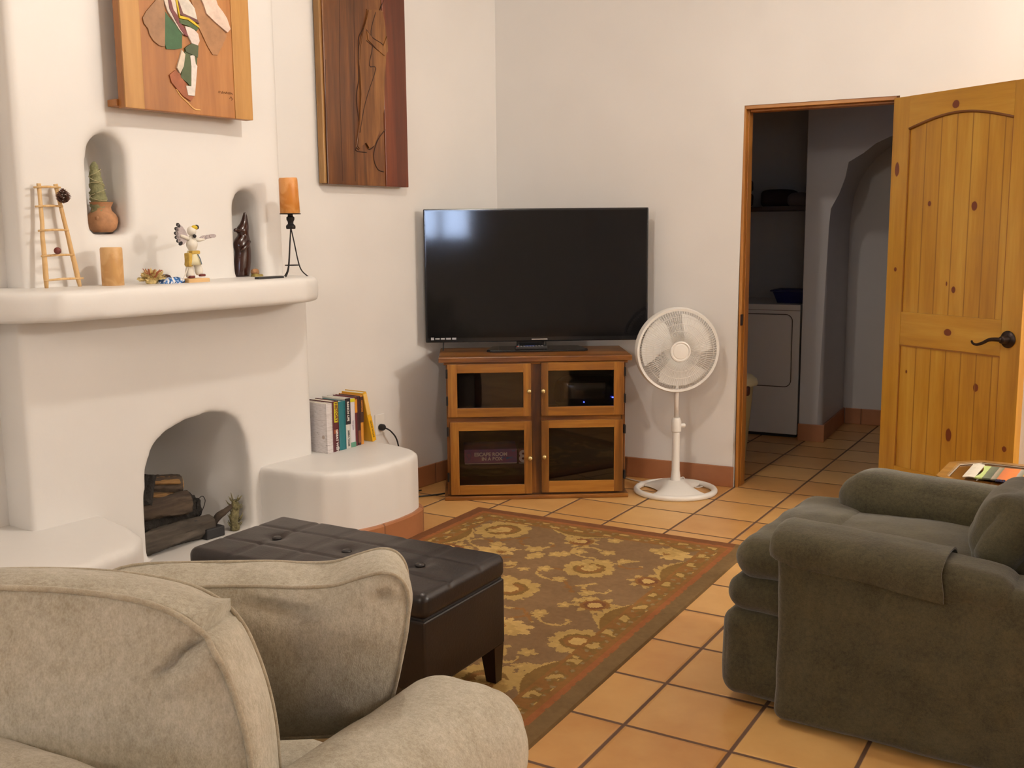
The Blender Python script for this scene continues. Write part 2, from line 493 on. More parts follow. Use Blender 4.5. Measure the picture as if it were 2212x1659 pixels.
PL = M['plaster']
fp = LT('fireplace', 'white adobe plaster fireplace with arched firebox, niches and curved side benches', 'fireplace')
bm = bmesh.new()
box(bm, -3.02,-1.655, -.155,.70, -.05,1.15)
box(bm, -2.955,-1.74, -.11,.70, 1.0,CEIL+.05)
body = obj('body', bm, PL, fp)
def loft(rings):
    bm = bmesh.new(); vs = [[bm.verts.new(p) for p in r] for r in rings]; n = len(vs[0])
    for a,b in zip(vs,vs[1:]):
        for i in range(n): bm.faces.new([a[i],a[(i+1)%n],b[(i+1)%n],b[i]])
    bm.faces.new(vs[0]); bm.faces.new(vs[-1]); return bm
def archpts(x0,x1,z0,z1,k=10,e=2.0):
    c=(x0+x1)/2; w=(x1-x0)/2; hh=min(w*1.25,(z1-z0)*.6); pts=[(x0,z0)]
    for i in range(k+1):
        t=PI-PI*i/k; cx=math.cos(t); sx=math.sin(t)
        pts.append((c+w*math.copysign(abs(cx)**(2/e),cx), z1-hh+hh*abs(sx)**(2/e)))
    pts.append((x1,z0)); return pts
fo = [(-2.555,.1),(-2.55,.35),(-2.535,.48),(-2.505,.55),(-2.45,.60),(-2.345,.635),(-2.23,.652),(-2.14,.645),(-2.07,.60),(-2.03,.51),(-2.015,.4),(-2.01,.1)]
rings = []
for y,kx,kz,cx in ((-.35,1,1,-2.3),(-.06,.97,.99,-2.31),(.02,.93,.97,-2.33),(.38,.70,1.10,-2.42)):
    rings.append([(cx+(a+2.3)*kx, y, .1+(z-.1)*kz) for a,z in fo])
c1 = obj('cut', loft(rings), PL)
c2 = obj('cut', prism(bmesh.new(), archpts(-2.675,-2.515,1.382,1.755), -.3, .07, 'y'), PL)
c3 = obj('cut', prism(bmesh.new(), archpts(-2.012,-1.872,1.18,1.565), -.3, .05, 'y'), PL)
for c_ in (c1,c2,c3): atL(c_)
atL(fp); bpy.context.view_layer.update()
organic(body, .014, 14, .6, (c1,c2,c3))
body.data.materials.clear(); body.data.materials.append(PL)

mo = [(-3.17,.3),(-3.17,-.15),(-3.12,-.28),(-3.02,-.36),(-2.88,-.395),(-2.0,-.40),(-1.86,-.385),(-1.76,-.33),(-1.705,-.24),(-1.695,-.1),(-1.70,.3)]
mantel = obj('mantel_shelf', prism(bmesh.new(), [(q.x,q.y) for q in smoothpath([(u,v,0) for u,v in mo],5,True)], 1.088, 1.196), PL, fp, label='rounded plaster mantel shelf')
organic(mantel, .012, 18, .6)
lb = [(-2.73,.2),(-2.735,-.15),(-2.77,-.36),(-2.81,-.50),(-2.90,-.60),(-3.1,-.655),(-3.5,-.68),(-4.3,-.70),(-4.3,.2)]
bn = obj('bench', prism(bmesh.new(), lb, -.03, .335), PL, fp, label='low plaster bench left of the firebox')
organic(bn, .014, 12, .6)
rb = [(-1.985,.2),(-1.98,-.20),(-1.96,-.36),(-1.92,-.48),(-1.83,-.555),(-1.72,-.585),(-1.58,-.59),(-1.46,-.575),(-1.37,-.54),(-1.32,-.47),(-1.29,-.36),(-1.275,-.2),(-1.27,.2)]
bn = obj('bench', prism(bmesh.new(), rb, -.03, .373), PL, fp, label='quarter-round plaster bench right of the firebox, books on it')
organic(bn, .014, 8, .6)
obj('hearth', B(-2.78,-1.96,-.52,.33,-.02,.1,.006), PL, fp)
# tile skirting round the right bench
sk = smoothpath([(-1.99,-.42,0),(-1.93,-.51,0),(-1.83,-.575,0),(-1.72,-.603,0),(-1.58,-.607,0),(-1.45,-.590,0),(-1.355,-.552,0),(-1.305,-.475,0),(-1.277,-.36,0),(-1.262,-.2,0),(-1.26,-.012,0)],5)
bm = bmesh.new(); pr=None
for i,p in enumerate(sk):
    t = (sk[min(i+1,len(sk)-1)]-sk[max(i-1,0)]).normalized(); n_ = Vector((-t.y,t.x,0))
    ring = [bm.verts.new(q) for q in (p+n_*.03, p+n_*-.0, p+Vector((0,0,.105)), p+n_*.006+Vector((0,0,.113)), p+n_*.03+Vector((0,0,.113)))]
    if pr:
        for k in range(5): bm.faces.new([pr[k],pr[(k+1)%5],ring[(k+1)%5],ring[k]])
    else: bm.faces.new(ring)
    pr = ring
bm.faces.new(pr)
obj('skirting', bm, M['base_tile'], fp, smooth=True, sharp=30, label='terracotta tile skirting of the right bench')
recenter(fp, (-2.3,-.15,0))

# ---- logs and firebox contents
M['bark'] = wood('bark', (.012,.008,.006,1), (.05,.033,.022,1), (.12,.085,.055,1), 'x', 1.5, .9)
M['logwood'] = wood('split_log_wood', srgb(78,54,28), srgb(128,94,52), srgb(168,130,80), 'x', 1.5, .8)
M['char'] = plain('charred_log', (.02,.016,.013,1), .9, var=.5, bmp=.8, bscale=30, bdist=.02)
M['ashwood'] = wood('weathered_grate_log', (.02,.016,.012,1), (.065,.052,.04,1), (.15,.125,.10,1), 'x', 1.5, .9, knots=())
def log(name, label, a, o, z, L, r, mat, yaw=0, pitch=0, seed=0, split=None, group='logs stacked in the firebox', cat='log'):
    root = LT(name, label, cat, group)
    bm = bmesh.new(); n=30; m=34; rings=[]
    for i in range(m+1):
        x = -L/2+L*i/m; ring=[]
        for k in range(n):
            t=2*PI*k/n
            q = r*(1+.30*noise.noise(Vector((x*7+seed*3,math.cos(t)*1.6,math.sin(t)*1.6)))+.16*noise.noise(Vector((x*9+seed,math.cos(t)*6,math.sin(t)*6)))+.07*noise.noise(Vector((x*60+seed,math.cos(t)*14,math.sin(t)*14))))
            y,zz = q*math.cos(t), q*math.sin(t)
            ring.append(bm.verts.new((x+.006*noise.noise(Vector((t*3,seed,i))),y,zz)))
        rings.append(ring)
    for p,q in zip(rings,rings[1:]):
        for k in range(n): bm.faces.new([p[k],p[(k+1)%n],q[(k+1)%n],q[k]])
    cp = [bm.faces.new(rings[0]), bm.faces.new(rings[-1])]
    T = Matrix.Translation((a,-o,z)) @ Matrix.Rotation(yaw,4,'Z') @ Matrix.Rotation(pitch,4,'Y')
    bmesh.ops.transform(bm, matrix=T, verts=bm.verts)
    obj('log_bark', bm, mat, root, smooth=True, sharp=50)
    if split:   # pale cut face / split side
        bm = bmesh.new()
        lathe(bm, [(0,0),(r*.86,0),(r*.82,.006),(0,.008)], 16)
        bmesh.ops.transform(bm, matrix=T @ Matrix.Translation((L/2,0,0)) @ Matrix.Rotation(PI/2,4,'Y'), verts=bm.verts)
        obj('cut_end', bm, M['logwood'], root, smooth=True, sharp=40)
        if split>1:
            bm = bmesh.new()
            box(bm, 0, L*.46, -r*.75, r*.3, r*.72, r*1.02, .008)
            bmesh.ops.transform(bm, matrix=T @ Matrix.Rotation(.55,4,'X'), verts=bm.verts)
            obj('split_face', bm, M['logwood'], root)
    recenter(root, (a,-o,z-r)); return root
log('firewood_log','thick dark log at the bottom back of the firebox stack',-2.40,-.02,.21,.40,.062,M['char'],R(4),0,1)
log('firewood_log','weathered grey front log of the stack, nearest the hearth edge',-2.40,.07,.148,.42,.046,M['ashwood'],R(2),0,2)
log('firewood_log','striped grey log in the middle of the firebox stack',-2.46,.02,.272,.36,.052,M['bark'],R(-6),R(3),3)
log('firewood_log','split log with a pale yellow face, top right of the stack',-2.42,-.04,.352,.29,.042,M['bark'],R(-14),R(8),4,2)
log('firewood_log','short split log with a pale cut end under the topmost one',-2.43,.0,.305,.22,.026,M['bark'],R(-10),R(10),6,2)
log('firewood_log','stubby dark log standing up on top of the stack',-2.475,.04,.36,.12,.032,M['char'],R(10),R(-72),5)
gv = LT('gas_valve','small black gas valve box beside the logs in the firebox','valve')
obj('valve_box', box(bmesh.new(), -2.245,-2.15,-.115,-.055,.1,.145,.006), M['black_matte'], gv)
obj('gas_pipe', tube(bmesh.new(), smoothpath([(-2.45,-.075,.165),(-2.35,-.08,.172),(-2.27,-.08,.185),(-2.22,-.085,.16),(-2.20,-.085,.14)],5), .007), M['black_matte'], gv, smooth=True)
obj('ignition_wire', tube(bmesh.new(), smoothpath([(-2.32,-.02,.19),(-2.25,-.03,.18),(-2.205,-.03,.20),(-2.18,-.03,.245),(-2.195,-.03,.27),(-2.22,-.03,.25),(-2.225,-.03,.2),(-2.21,-.05,.14)],6), .0018,6), M['iron'], gv, smooth=True)
recenter(gv,(-2.2,-.08,.1))
M['lichen'] = plain('lichen_bark', srgb(120,112,78), .9, var=.5, vscale=60, bmp=.8, bscale=90, bdist=.01)
br = LT('lichen_branch','forked lichen-covered branch piece leaning at the right of the firebox','branch')
obj('twig', tube(bmesh.new(), smoothpath([(-2.175,-.07,.15),(-2.15,-.075,.178),(-2.12,-.08,.192),(-2.085,-.085,.21)],4),[.013,.015,.015,.016,.017,.017,.016,.016,.014,.013,.012,.011,.01][:13],8), M['bark'], br, smooth=True)
bm = bmesh.new()
rnd = random.Random(5)
tube(bm, smoothpath([(-2.075,-.09,.1),(-2.08,-.09,.15),(-2.07,-.092,.2),(-2.075,-.09,.235)],4), [.018,.022,.02,.017,.02,.022,.019,.017,.02,.02,.016,.012,.009], 9)
for i in range(26):
    z=.11+rnd.random()*.13; t=rnd.random()*6.28; rr=.015
    p=Vector((-2.075+rr*math.cos(t),-.09+rr*math.sin(t),z)); q=p+Vector((math.cos(t)*.02,math.sin(t)*.02,.012+rnd.random()*.02))
    tube(bm,[p,(p+q)/2+Vector((0,0,-.004)),q],[.004,.003,.001],5)
obj('lichen_stub', bm, M['lichen'], br, smooth=True)
recenter(br,(-2.1,-.08,.1))

# ================================================================== MANTEL OBJECTS
ZM = 1.189
M['straw'] = wood('pale_stick', srgb(186,140,84), srgb(214,176,122), srgb(232,202,156), 'z', 3, .7)
M['candle_t'] = None
# stick ladder
ld = LT('stick_ladder','miniature ladder of pale sticks with a pine cone, leaning on the breast','ladder')
def LPt(a,o,z): return Vector((a,-o,z))
for nm,(p,q) in (('rail',(LPt(-2.905,.165,ZM),LPt(-2.888,.135,1.560))),('rail',(LPt(-2.776,.165,ZM),LPt(-2.826,.135,1.560)))):
    pts=[p.lerp(q,i/8)+Vector((.003*noise.noise(Vector((i*.9,p.x*9,0))),0,0)) for i in range(9)]
    obj(nm, tube(bmesh.new(), pts, [.006,.0095,.009,.0085,.008,.0075,.0075,.007,.008],8), M['straw'], ld, smooth=True)
for k,(z,w0,w1) in enumerate(((1.225,-2.915,-2.765),(1.310,-2.915,-2.79),(1.398,-2.915,-2.80),(1.482,-2.915,-2.812),(1.548,-2.912,-2.812))):
    y = -.165+(z-ZM)/(.356)*.03-.008
    obj('rung', tube(bmesh.new(), [(w0,y,z-.002),((w0+w1)/2,y,z+.001),(w1,y,z)], [.0035,.0045,.0035],7), M['straw'], ld, smooth=True)
bm = bmesh.new(); rnd=random.Random(2)
for i in range(10):
    f=i/9; z=1.475+f*.046
    for k in range(7):
        t=2*PI*k/7+i*.7; rr=.027*math.sin(PI*(.25+.70*f))
        c0=Vector((-2.818,-.165,z+.018)); e=c0+Vector((math.cos(t)*rr,math.sin(t)*rr,.009-.004*f))
        tube(bm,[c0,c0.lerp(e,.7),e],[.0015,.0026,.0008],5)
obj('pine_cone', bm, plain('pine_cone', srgb(84,52,40), .7, var=.5, vscale=150), ld, smooth=True)
bm = bmesh.new(); bmesh.ops.create_icosphere(bm, subdivisions=3, radius=.0125, matrix=Matrix.Translation((-2.862,-.178,1.326)))
obj('red_seed', bm, plain('red_seed', srgb(104,44,36), .5, var=.3, vscale=90), ld, smooth=True)
recenter(ld,(-2.79,-.16,ZM))

def candle_mat(name, c, c2):
    m, nt, p = newmat(name); v = coords(nt)
    f = noisetex(nt, v, 14, 3, .5, .6)
    nt.links.new(ramp(nt, f, [(.42,c),(.55,c2)]), p.inputs['Base Color'])
    p.inputs['Roughness'].default_value=.45; p.inputs['Subsurface Weight'].default_value=.15; p.inputs['Subsurface Radius'].default_value=(.02,.01,.005)
    return m
cd = LT('pillar_candle','tan pillar candle standing on the mantel below the left niche','candle')
obj('candle_wax', lathe(bmesh.new(), [(0,0),(.036,0),(.039,.003),(.039,.140),(.036,.146),(.028,.146),(.018,.141),(0,.140)], 36, (-2.675,-.215,ZM)), candle_mat('tan_wax', srgb(196,150,92), srgb(214,172,118)), cd, smooth=True, sharp=45)
obj('wick', tube(bmesh.new(), [(-2.675,-.215,ZM+.139),(-2.675,-.215,ZM+.143)], .0015,5), M['black_matte'], cd)
recenter(cd,(-2.675,-.215,ZM))

# dried flowers + dark cone + blue bundle
M['dry'] = plain('dried_petals', srgb(214,190,130), .9, var=.35, vscale=70)
fl_ = LT('dried_flower_bundle','bundle of yellow dried flowers lying on the mantel','dried flowers')
bm = bmesh.new(); rnd=random.Random(8)
for i in range(150):
    d=Vector((rnd.gauss(0,1),rnd.gauss(0,1),abs(rnd.gauss(0,.8)))).normalized()
    b_=Vector((-2.535,-.25,ZM+.022)); L_=.022+rnd.random()*.026
    e=b_+Vector((d.x*L_*1.35,d.y*L_*.8,d.z*L_*.95)); w=Vector((rnd.gauss(0,1),rnd.gauss(0,1),rnd.gauss(0,1))).normalized()*.006
    v=[bm.verts.new(p) for p in (b_+w*.2, e-w, e+d*.006, e+w)]; bm.faces.new(v)
bmesh.ops.create_icosphere(bm, subdivisions=2, radius=.02, matrix=Matrix.Translation((-2.535,-.25,ZM+.02)) @ Matrix.Diagonal((1.4,.9,.95,1)))
obj('petals', bm, M['dry'], fl_)
bm = bmesh.new()
for i in range(9):
    t=rnd.random()*3; tube(bm,[(-2.53,-.265,ZM+.03),(-2.55+.03*math.cos(t*2),-.275,ZM+.05),(-2.55+.045*math.cos(t*2),-.28,ZM+.056+.01*math.sin(t))],.0016,5)
obj('stems', bm, plain('dry_stems', srgb(160,92,62), .8), fl_)
recenter(fl_,(-2.535,-.25,ZM))
ck = LT('wooden_rattle','dark brown cylinder lying behind the blue cloth on the mantel','rattle')
bm = lathe(bmesh.new(), [(0,0),(.012,0),(.0135,.004),(.0135,.05),(.010,.062),(0,.066)], 20)
bmesh.ops.transform(bm, matrix=Matrix.Translation((-2.500,-.225,ZM+.026)) @ Matrix.Rotation(PI/2,4,'Y'), verts=bm.verts)
obj('rattle_body', bm, plain('dark_brown_wood', srgb(58,30,28), .45), ck, smooth=True, sharp=50); recenter(ck,(-2.47,-.225,ZM))
M['bluecloth'] = vb = newmat('blue_tie_dye')[0]
nt=vb.node_tree; p=[n for n in nt.nodes if n.type=='BSDF_PRINCIPLED'][0]; f=noisetex(nt, coords(nt), 55, 3, .6, 1.2)
nt.links.new(ramp(nt, f, [(.40,srgb(24,44,78)),(.47,srgb(52,112,176)),(.53,srgb(60,120,190)),(.57,srgb(224,222,220))]), p.inputs['Base Color']); p.inputs['Roughness'].default_value=.8
bc = softbox(bmesh.new(), (.05,.022,.010), .009, (0,0,.006), .006, 40, 3, 14, Matrix.Translation((-2.470,-.285,ZM+.013)) @ Matrix.Rotation(.1,4,'Z'))
o=atL(obj('blue_cloth_bundle', bc, vb, smooth=True)); tag(o,'folded blue and white patterned cloth on the mantel beside the figurine','cloth')

# eagle dancer figurine
W_ = plain('doll_white', srgb(228,222,210), .7, var=.06)
ed = LT('dancer_figurine','small white carved eagle dancer figurine with spread wings on a wooden base','figurine')
fa,fo_,fz = -2.375,.290,ZM
def FP(x,y,z): return Vector((fa+x, -fo_+y, fz+z))
obj('base_block', B(fa-.035,fa+.045,-fo_-.022,-fo_+.022,fz,fz+.018,.002), wood('doll_base', srgb(186,140,84), srgb(212,172,116), srgb(226,190,140),'x',3,.6), ed)
bm = bmesh.new()
tube(bm, smoothpath([FP(-.012,0,.020),FP(-.014,0,.045),FP(-.008,0,.07),FP(-.003,0,.09)],4), [.009,.013,.014,.014,.013,.012,.011,.011,.012,.013,.014,.015,.015],10)
tube(bm, smoothpath([FP(.018,-.006,.028),FP(.016,-.004,.05),FP(.009,0,.075),FP(.002,0,.09)],4), [.008,.011,.012,.013,.012,.011,.011,.011,.012,.013,.014,.015,.015],10)
tube(bm, smoothpath([FP(0,0,.088),FP(.001,0,.105),FP(.0,0,.122),FP(-.001,0,.142),FP(.0,0,.153)],4), [.014,.013,.012,.0115,.012,.013,.015,.017,.018,.018,.016,.013,.010,.008,.007,.006,.006],12)
bmesh.ops.create_icosphere(bm, subdivisions=3, radius=.0145, matrix=Matrix.Translation(FP(0,-.002,.166)) @ Matrix.Diagonal((1,1,1.1,1)))
tube(bm,[FP(-.012,0,.142),FP(-.03,-.004,.148),FP(-.045,-.006,.152)],[.007,.006,.004],8)
tube(bm,[FP(.012,0,.140),FP(.03,0,.138),FP(.048,0,.140)],[.007,.006,.004],8)
obj('body', bm, W_, ed, smooth=True)
wing = plain('wing_grey', srgb(176,164,164), .7, var=.15, vscale=60); tip = plain('wing_black', srgb(38,34,38), .7)
def feather(bm, p, q, w):
    d=(q-p); L=d.length; d.normalize(); n_=d.cross(Vector((0,1,0))).normalized()
    out=[]
    for f,k in ((0,.5),(.3,1),(.7,1),(.92,.6),(1,.15)):
        out.append((p+d*L*f, w*k))
    top=[x+n_*k for x,k in out]; bot=[x-n_*k for x,k in reversed(out)]
    f1=[bm.verts.new(v+Vector((0,-.0015,0))) for v in top+bot]; f2=[bm.verts.new(v+Vector((0,.0015,0))) for v in top+bot]
    bm.faces.new(f1); bm.faces.new(f2)
    for i in range(len(f1)): bm.faces.new([f1[i],f1[(i+1)%len(f1)],f2[(i+1)%len(f1)],f2[i]])
bw=bmesh.new(); bt=bmesh.new()
for i in range(6):
    t=R(150-i*17); c_=FP(-.018,0,.146); L_=.052-.003*i
    q=c_+Vector((math.cos(t+R(20))*L_,0,math.sin(t+R(20))*L_))
    q=c_+Vector((-math.sin(R(38+i*17))*L_ if i<6 else 0,-.001*i,math.cos(R(38+i*17))*L_))
    feather(bw,c_,q,.009); d=(q-c_).normalized(); feather(bt,q-d*.012,q+d*.004,.0055)
obj('wing', bw, wing, ed); obj('wing_tip', bt, tip, ed, label='black feather tips')
bw=bmesh.new()
for i in range(4):
    c_=FP(.028+i*.012,-.002*i,.138+i*.004); feather(bw,c_,c_+Vector((.026,0,.012-.004*i)),.006)
obj('wing', bw, wing, ed)
bm=bmesh.new(); bmesh.ops.create_icosphere(bm, subdivisions=2, radius=.010, matrix=Matrix.Translation(FP(.006,-.008,.176)) @ Matrix.Diagonal((1.2,.8,.8,1)))
obj('yellow_beak', bm, plain('doll_yellow', srgb(206,176,32), .6), ed, smooth=True)
bm=bmesh.new(); bmesh.ops.create_icosphere(bm, subdivisions=2, radius=.007, matrix=Matrix.Translation(FP(.02,-.002,.178)) @ Matrix.Diagonal((1.1,1,1.1,1)))
bmesh.ops.create_icosphere(bm, subdivisions=2, radius=.006, matrix=Matrix.Translation(FP(.0,-.015,.150)))
obj('black_marks', bm, tip, ed, smooth=True)
kilt=lathe(bmesh.new(), [(.015,.105),(.017,.098),(.024,.075),(.027,.060),(.022,.060)], 18, tuple(FP(0,0,0)))
obj('kilt', kilt, plain('doll_kilt', srgb(226,218,182), .8, var=.08), ed, smooth=True, label='cream kilt')
bm=bmesh.new(); box(bm, fa-.028,fa-.014,-fo_-.018,-fo_+.006,fz+.055,fz+.098,.004); box(bm, fa-.016,fa+.016,-fo_-.019,-fo_+.0,fz+.094,fz+.105,.003)
obj('sash', bm, plain('doll_sash', srgb(194,160,74), .8, var=.2, vscale=80), ed, label='golden sash and fur')
obj('kilt_stripe', tube(bmesh.new(), [FP(.004,-.021,.094),FP(.008,-.026,.08),FP(.012,-.028,.062)], .0016,5), plain('doll_blue', srgb(70,96,120), .7), ed)
bm=bmesh.new()
for x,y in ((-.014,-.008),(.022,-.014)): softbox(bm,(.010,.007,.004),.003,n=6,M=Matrix.Translation(FP(x,y,.023 if x<0 else .027)))
obj('moccasins', bm, plain('doll_red', srgb(104,44,40), .7), ed, smooth=True)
obj('staff', tube(bmesh.new(), [FP(-.05,-.01,.010),FP(-.03,-.008,.045),FP(-.02,-.005,.06)], [.002,.0018,.0015],6), W_, ed)
recenter(ed,(fa,-fo_,fz)); ed.scale=(1.22,1.22,1.22)

# black bar + candle holder
o=atL(obj('black_bar', B(-2.10,-1.965,-.345,-.318,ZM,ZM+.016,.003), M['black_matte'])); tag(o,'slim black stick lying on the mantel by the dark carving','bar')
hx,ho = -1.842,.262
ch = LT('candle_holder','black iron tripod candle holder at the right end of the mantel','candle holder')
for i,t in enumerate((R(200),R(-35),R(80))):
    ex,ey=math.cos(t),math.sin(t)
    pts=[(hx,-ho,ZM+.215),(hx+ex*.012,-ho+ey*.012,ZM+.15),(hx+ex*.026,-ho+ey*.026,ZM+.07),(hx+ex*.040,-ho+ey*.040,ZM+.03),(hx+ex*.068,-ho+ey*.068,ZM+.003)]
    obj('leg', tube(bmesh.new(), smoothpath(pts,4), .0028,6), M['iron'], ch, smooth=True)
rp=[(hx+.03*math.cos(2*PI*k/24),-ho+.03*math.sin(2*PI*k/24),ZM+.055) for k in range(24)]
obj('ring', tube(bmesh.new(), rp, .002,6,True), M['iron'], ch, smooth=True)
obj('cup', lathe(bmesh.new(), [(0,.208),(.018,.208),(.020,.213),(.020,.222),(.012,.230),(.012,.238),(.017,.248),(.017,.258),(.011,.262),(.011,.270),(.044,.270),(.045,.274),(0,.274)], 28, (hx,-ho,ZM)), M['iron'], ch, smooth=True, sharp=40)
recenter(ch,(hx,-ho,ZM))
cd = LT('pillar_candle','orange pillar candle standing on the black iron tripod holder','candle')
cz = ZM+.274
bm = lathe(bmesh.new(), [(0,0),(.040,0),(.042,.003),(.039,.142),(.036,.149),(.026,.149),(.016,.142),(0,.141)], 36, (0,0,0))
bmesh.ops.transform(bm, matrix=Matrix.Translation((hx,-ho,cz)) @ Matrix.Rotation(R(-2),4,'Y'), verts=bm.verts)
obj('candle_wax', bm, candle_mat('orange_wax', srgb(196,124,44), srgb(214,150,84)), cd, smooth=True, sharp=45)
obj('wick', tube(bmesh.new(), [(hx-.004,-ho,cz+.138),(hx-.004,-ho,cz+.146)], .0015,5), M['black_matte'], cd)
recenter(cd,(hx,-ho,cz))

# niche pot with sage bundle
pa,po,pz = -2.572,.015,1.390
pot = LT('clay_pot','small clay pot in the left niche holding a tall bundle','pot')
M['clay'] = plain('clay', srgb(176,128,90), .75, var=.22, vscale=25)
obj('pot_body', lathe(bmesh.new(), [(0,0),(.034,0),(.050,.014),(.057,.040),(.052,.065),(.036,.082),(.034,.094),(.042,.110),(.044,.114),(.037,.114),(.028,.095),(.0,.085)], 32, (pa,-po,pz)), M['clay'], pot, smooth=True, sharp=60)
obj('lug', softbox(bmesh.new(),(.010,.008,.008),.006,n=6,M=Matrix.Translation((pa-.038,-po-.03,pz+.052))), M['clay'], pot, smooth=True)
obj('lug', softbox(bmesh.new(),(.010,.008,.008),.006,n=6,M=Matrix.Translation((pa+.043,-po-.02,pz+.052))), M['clay'], pot, smooth=True)
recenter(pot,(pa,-po,pz))
sb = LT('sage_bundle','tall grey-green herb bundle standing in the clay pot','herb bundle')
bm=bmesh.new(); rings=[]
for i in range(30):
    f=i/29; z=.075+f*.185; r=.026*(1-f)**.5*(1+.10*math.sin(i*1.7))+.007
    ring=[]
    for k in range(16):
        t=2*PI*k/16; rr=r*(1+.14*noise.noise(Vector((k*.9,i*.5,3)))+.08*math.sin(k*4+i))
        ring.append(bm.verts.new((pa-.006-.016*f+rr*math.cos(t),-po+rr*math.sin(t),pz+z+.006*math.sin(t+1))))
    rings.append(ring)
for a_,b_ in zip(rings,rings[1:]):
    for k in range(16): bm.faces.new([a_[k],a_[(k+1)%16],b_[(k+1)%16],b_[k]])
bm.faces.new(rings[0]); bm.faces.new(rings[-1])
obj('herbs', bm, plain('sage', srgb(138,136,98), .95, var=.3, vscale=60, bmp=.6, bscale=120, bdist=.005), sb, smooth=True)
bm=bmesh.new()
for j,z0 in enumerate((.13,.15,.175,.20,.225)):
    f=(z0-.075)/.185; r=.026*(1-f)**.5+.0095
    tube(bm,[(pa-.006-.016*f+r*math.cos(2*PI*k/20),-po+r*math.sin(2*PI*k/20),pz+z0+.012*math.sin(2*PI*k/20+j*2)) for k in range(20)],.0013,5,True)
obj('twine', bm, plain('twine', srgb(190,180,140), .9), sb, smooth=True)
recenter(sb,(pa,-po,pz+.07))
# carved dark figure in the right niche
ca,co_,cz = -1.938,.055,1.197
cf = LT('dark_wood_carving','tall dark polished wood carving of a hooded figure in the right niche','carving')
sec=[(0,.032,.026,-.006),(.03,.034,.028,-.004),(.08,.036,.030,.0),(.13,.034,.030,.004),(.17,.036,.030,.0),(.20,.032,.027,.004),(.225,.022,.022,.01),(.245,.026,.024,.006),(.265,.024,.022,.010),(.29,.016,.016,.018),(.325,.009,.010,.022),(.345,.004,.005,.022)]
rings=[]
sp=smoothpath([(a_,b_,c_) for a_,b_,c_,d_ in sec],3); dx=smoothpath([(d_,0,0) for *_,d_ in sec],3)
for q,d_ in zip(sp,dx):
    rings.append([(ca+d_.x+q.y*math.cos(2*PI*k/20),-co_+q.z*math.sin(2*PI*k/20),cz+q.x) for k in range(20)])
obj('figure', loft(rings), plain('dark_mahogany', srgb(52,24,16), .22, var=.2, coat=.3), cf, smooth=True)
bm=bmesh.new(); tube(bm, smoothpath([(ca-.02,-co_-.012,cz+.245),(ca-.038,-co_-.018,cz+.252),(ca-.046,-co_-.02,cz+.243)],4),[.012,.012,.011,.010,.009,.008,.006,.005,.003],8)
tube(bm, smoothpath([(ca+.02,-co_-.022,cz+.19),(ca-.005,-co_-.036,cz+.165),(ca-.03,-co_-.034,cz+.135)],4),[.009,.010,.010,.010,.009,.008,.007,.006,.004],8)
obj('hood_and_arm', bm, bpy.data.materials['dark_mahogany'], cf, smooth=True)
recenter(cf,(ca,-co_,cz)); cf.scale=(1.12,1.0,.79)
st = LT('stone_trinket','tiny yellow stone trinket at the foot of the dark carving','trinket')
bm=softbox(bmesh.new(),(.024,.016,.009),.006,nz=.004,ns=60,n=8,M=Matrix.Translation((-1.915,-.12,ZM+.010)))
obj('stone_base', bm, plain('olive_stone', srgb(150,132,66), .6, var=.3, vscale=80), st, smooth=True)
bm=softbox(bmesh.new(),(.017,.012,.011),.009,nz=.005,ns=60,seed=4,n=8,M=Matrix.Translation((-1.925,-.12,ZM+.028)))
obj('stone_top', bm, plain('brown_stone', srgb(150,108,70), .6, var=.5, vscale=90), st, smooth=True)
recenter(st,(-1.915,-.12,ZM))

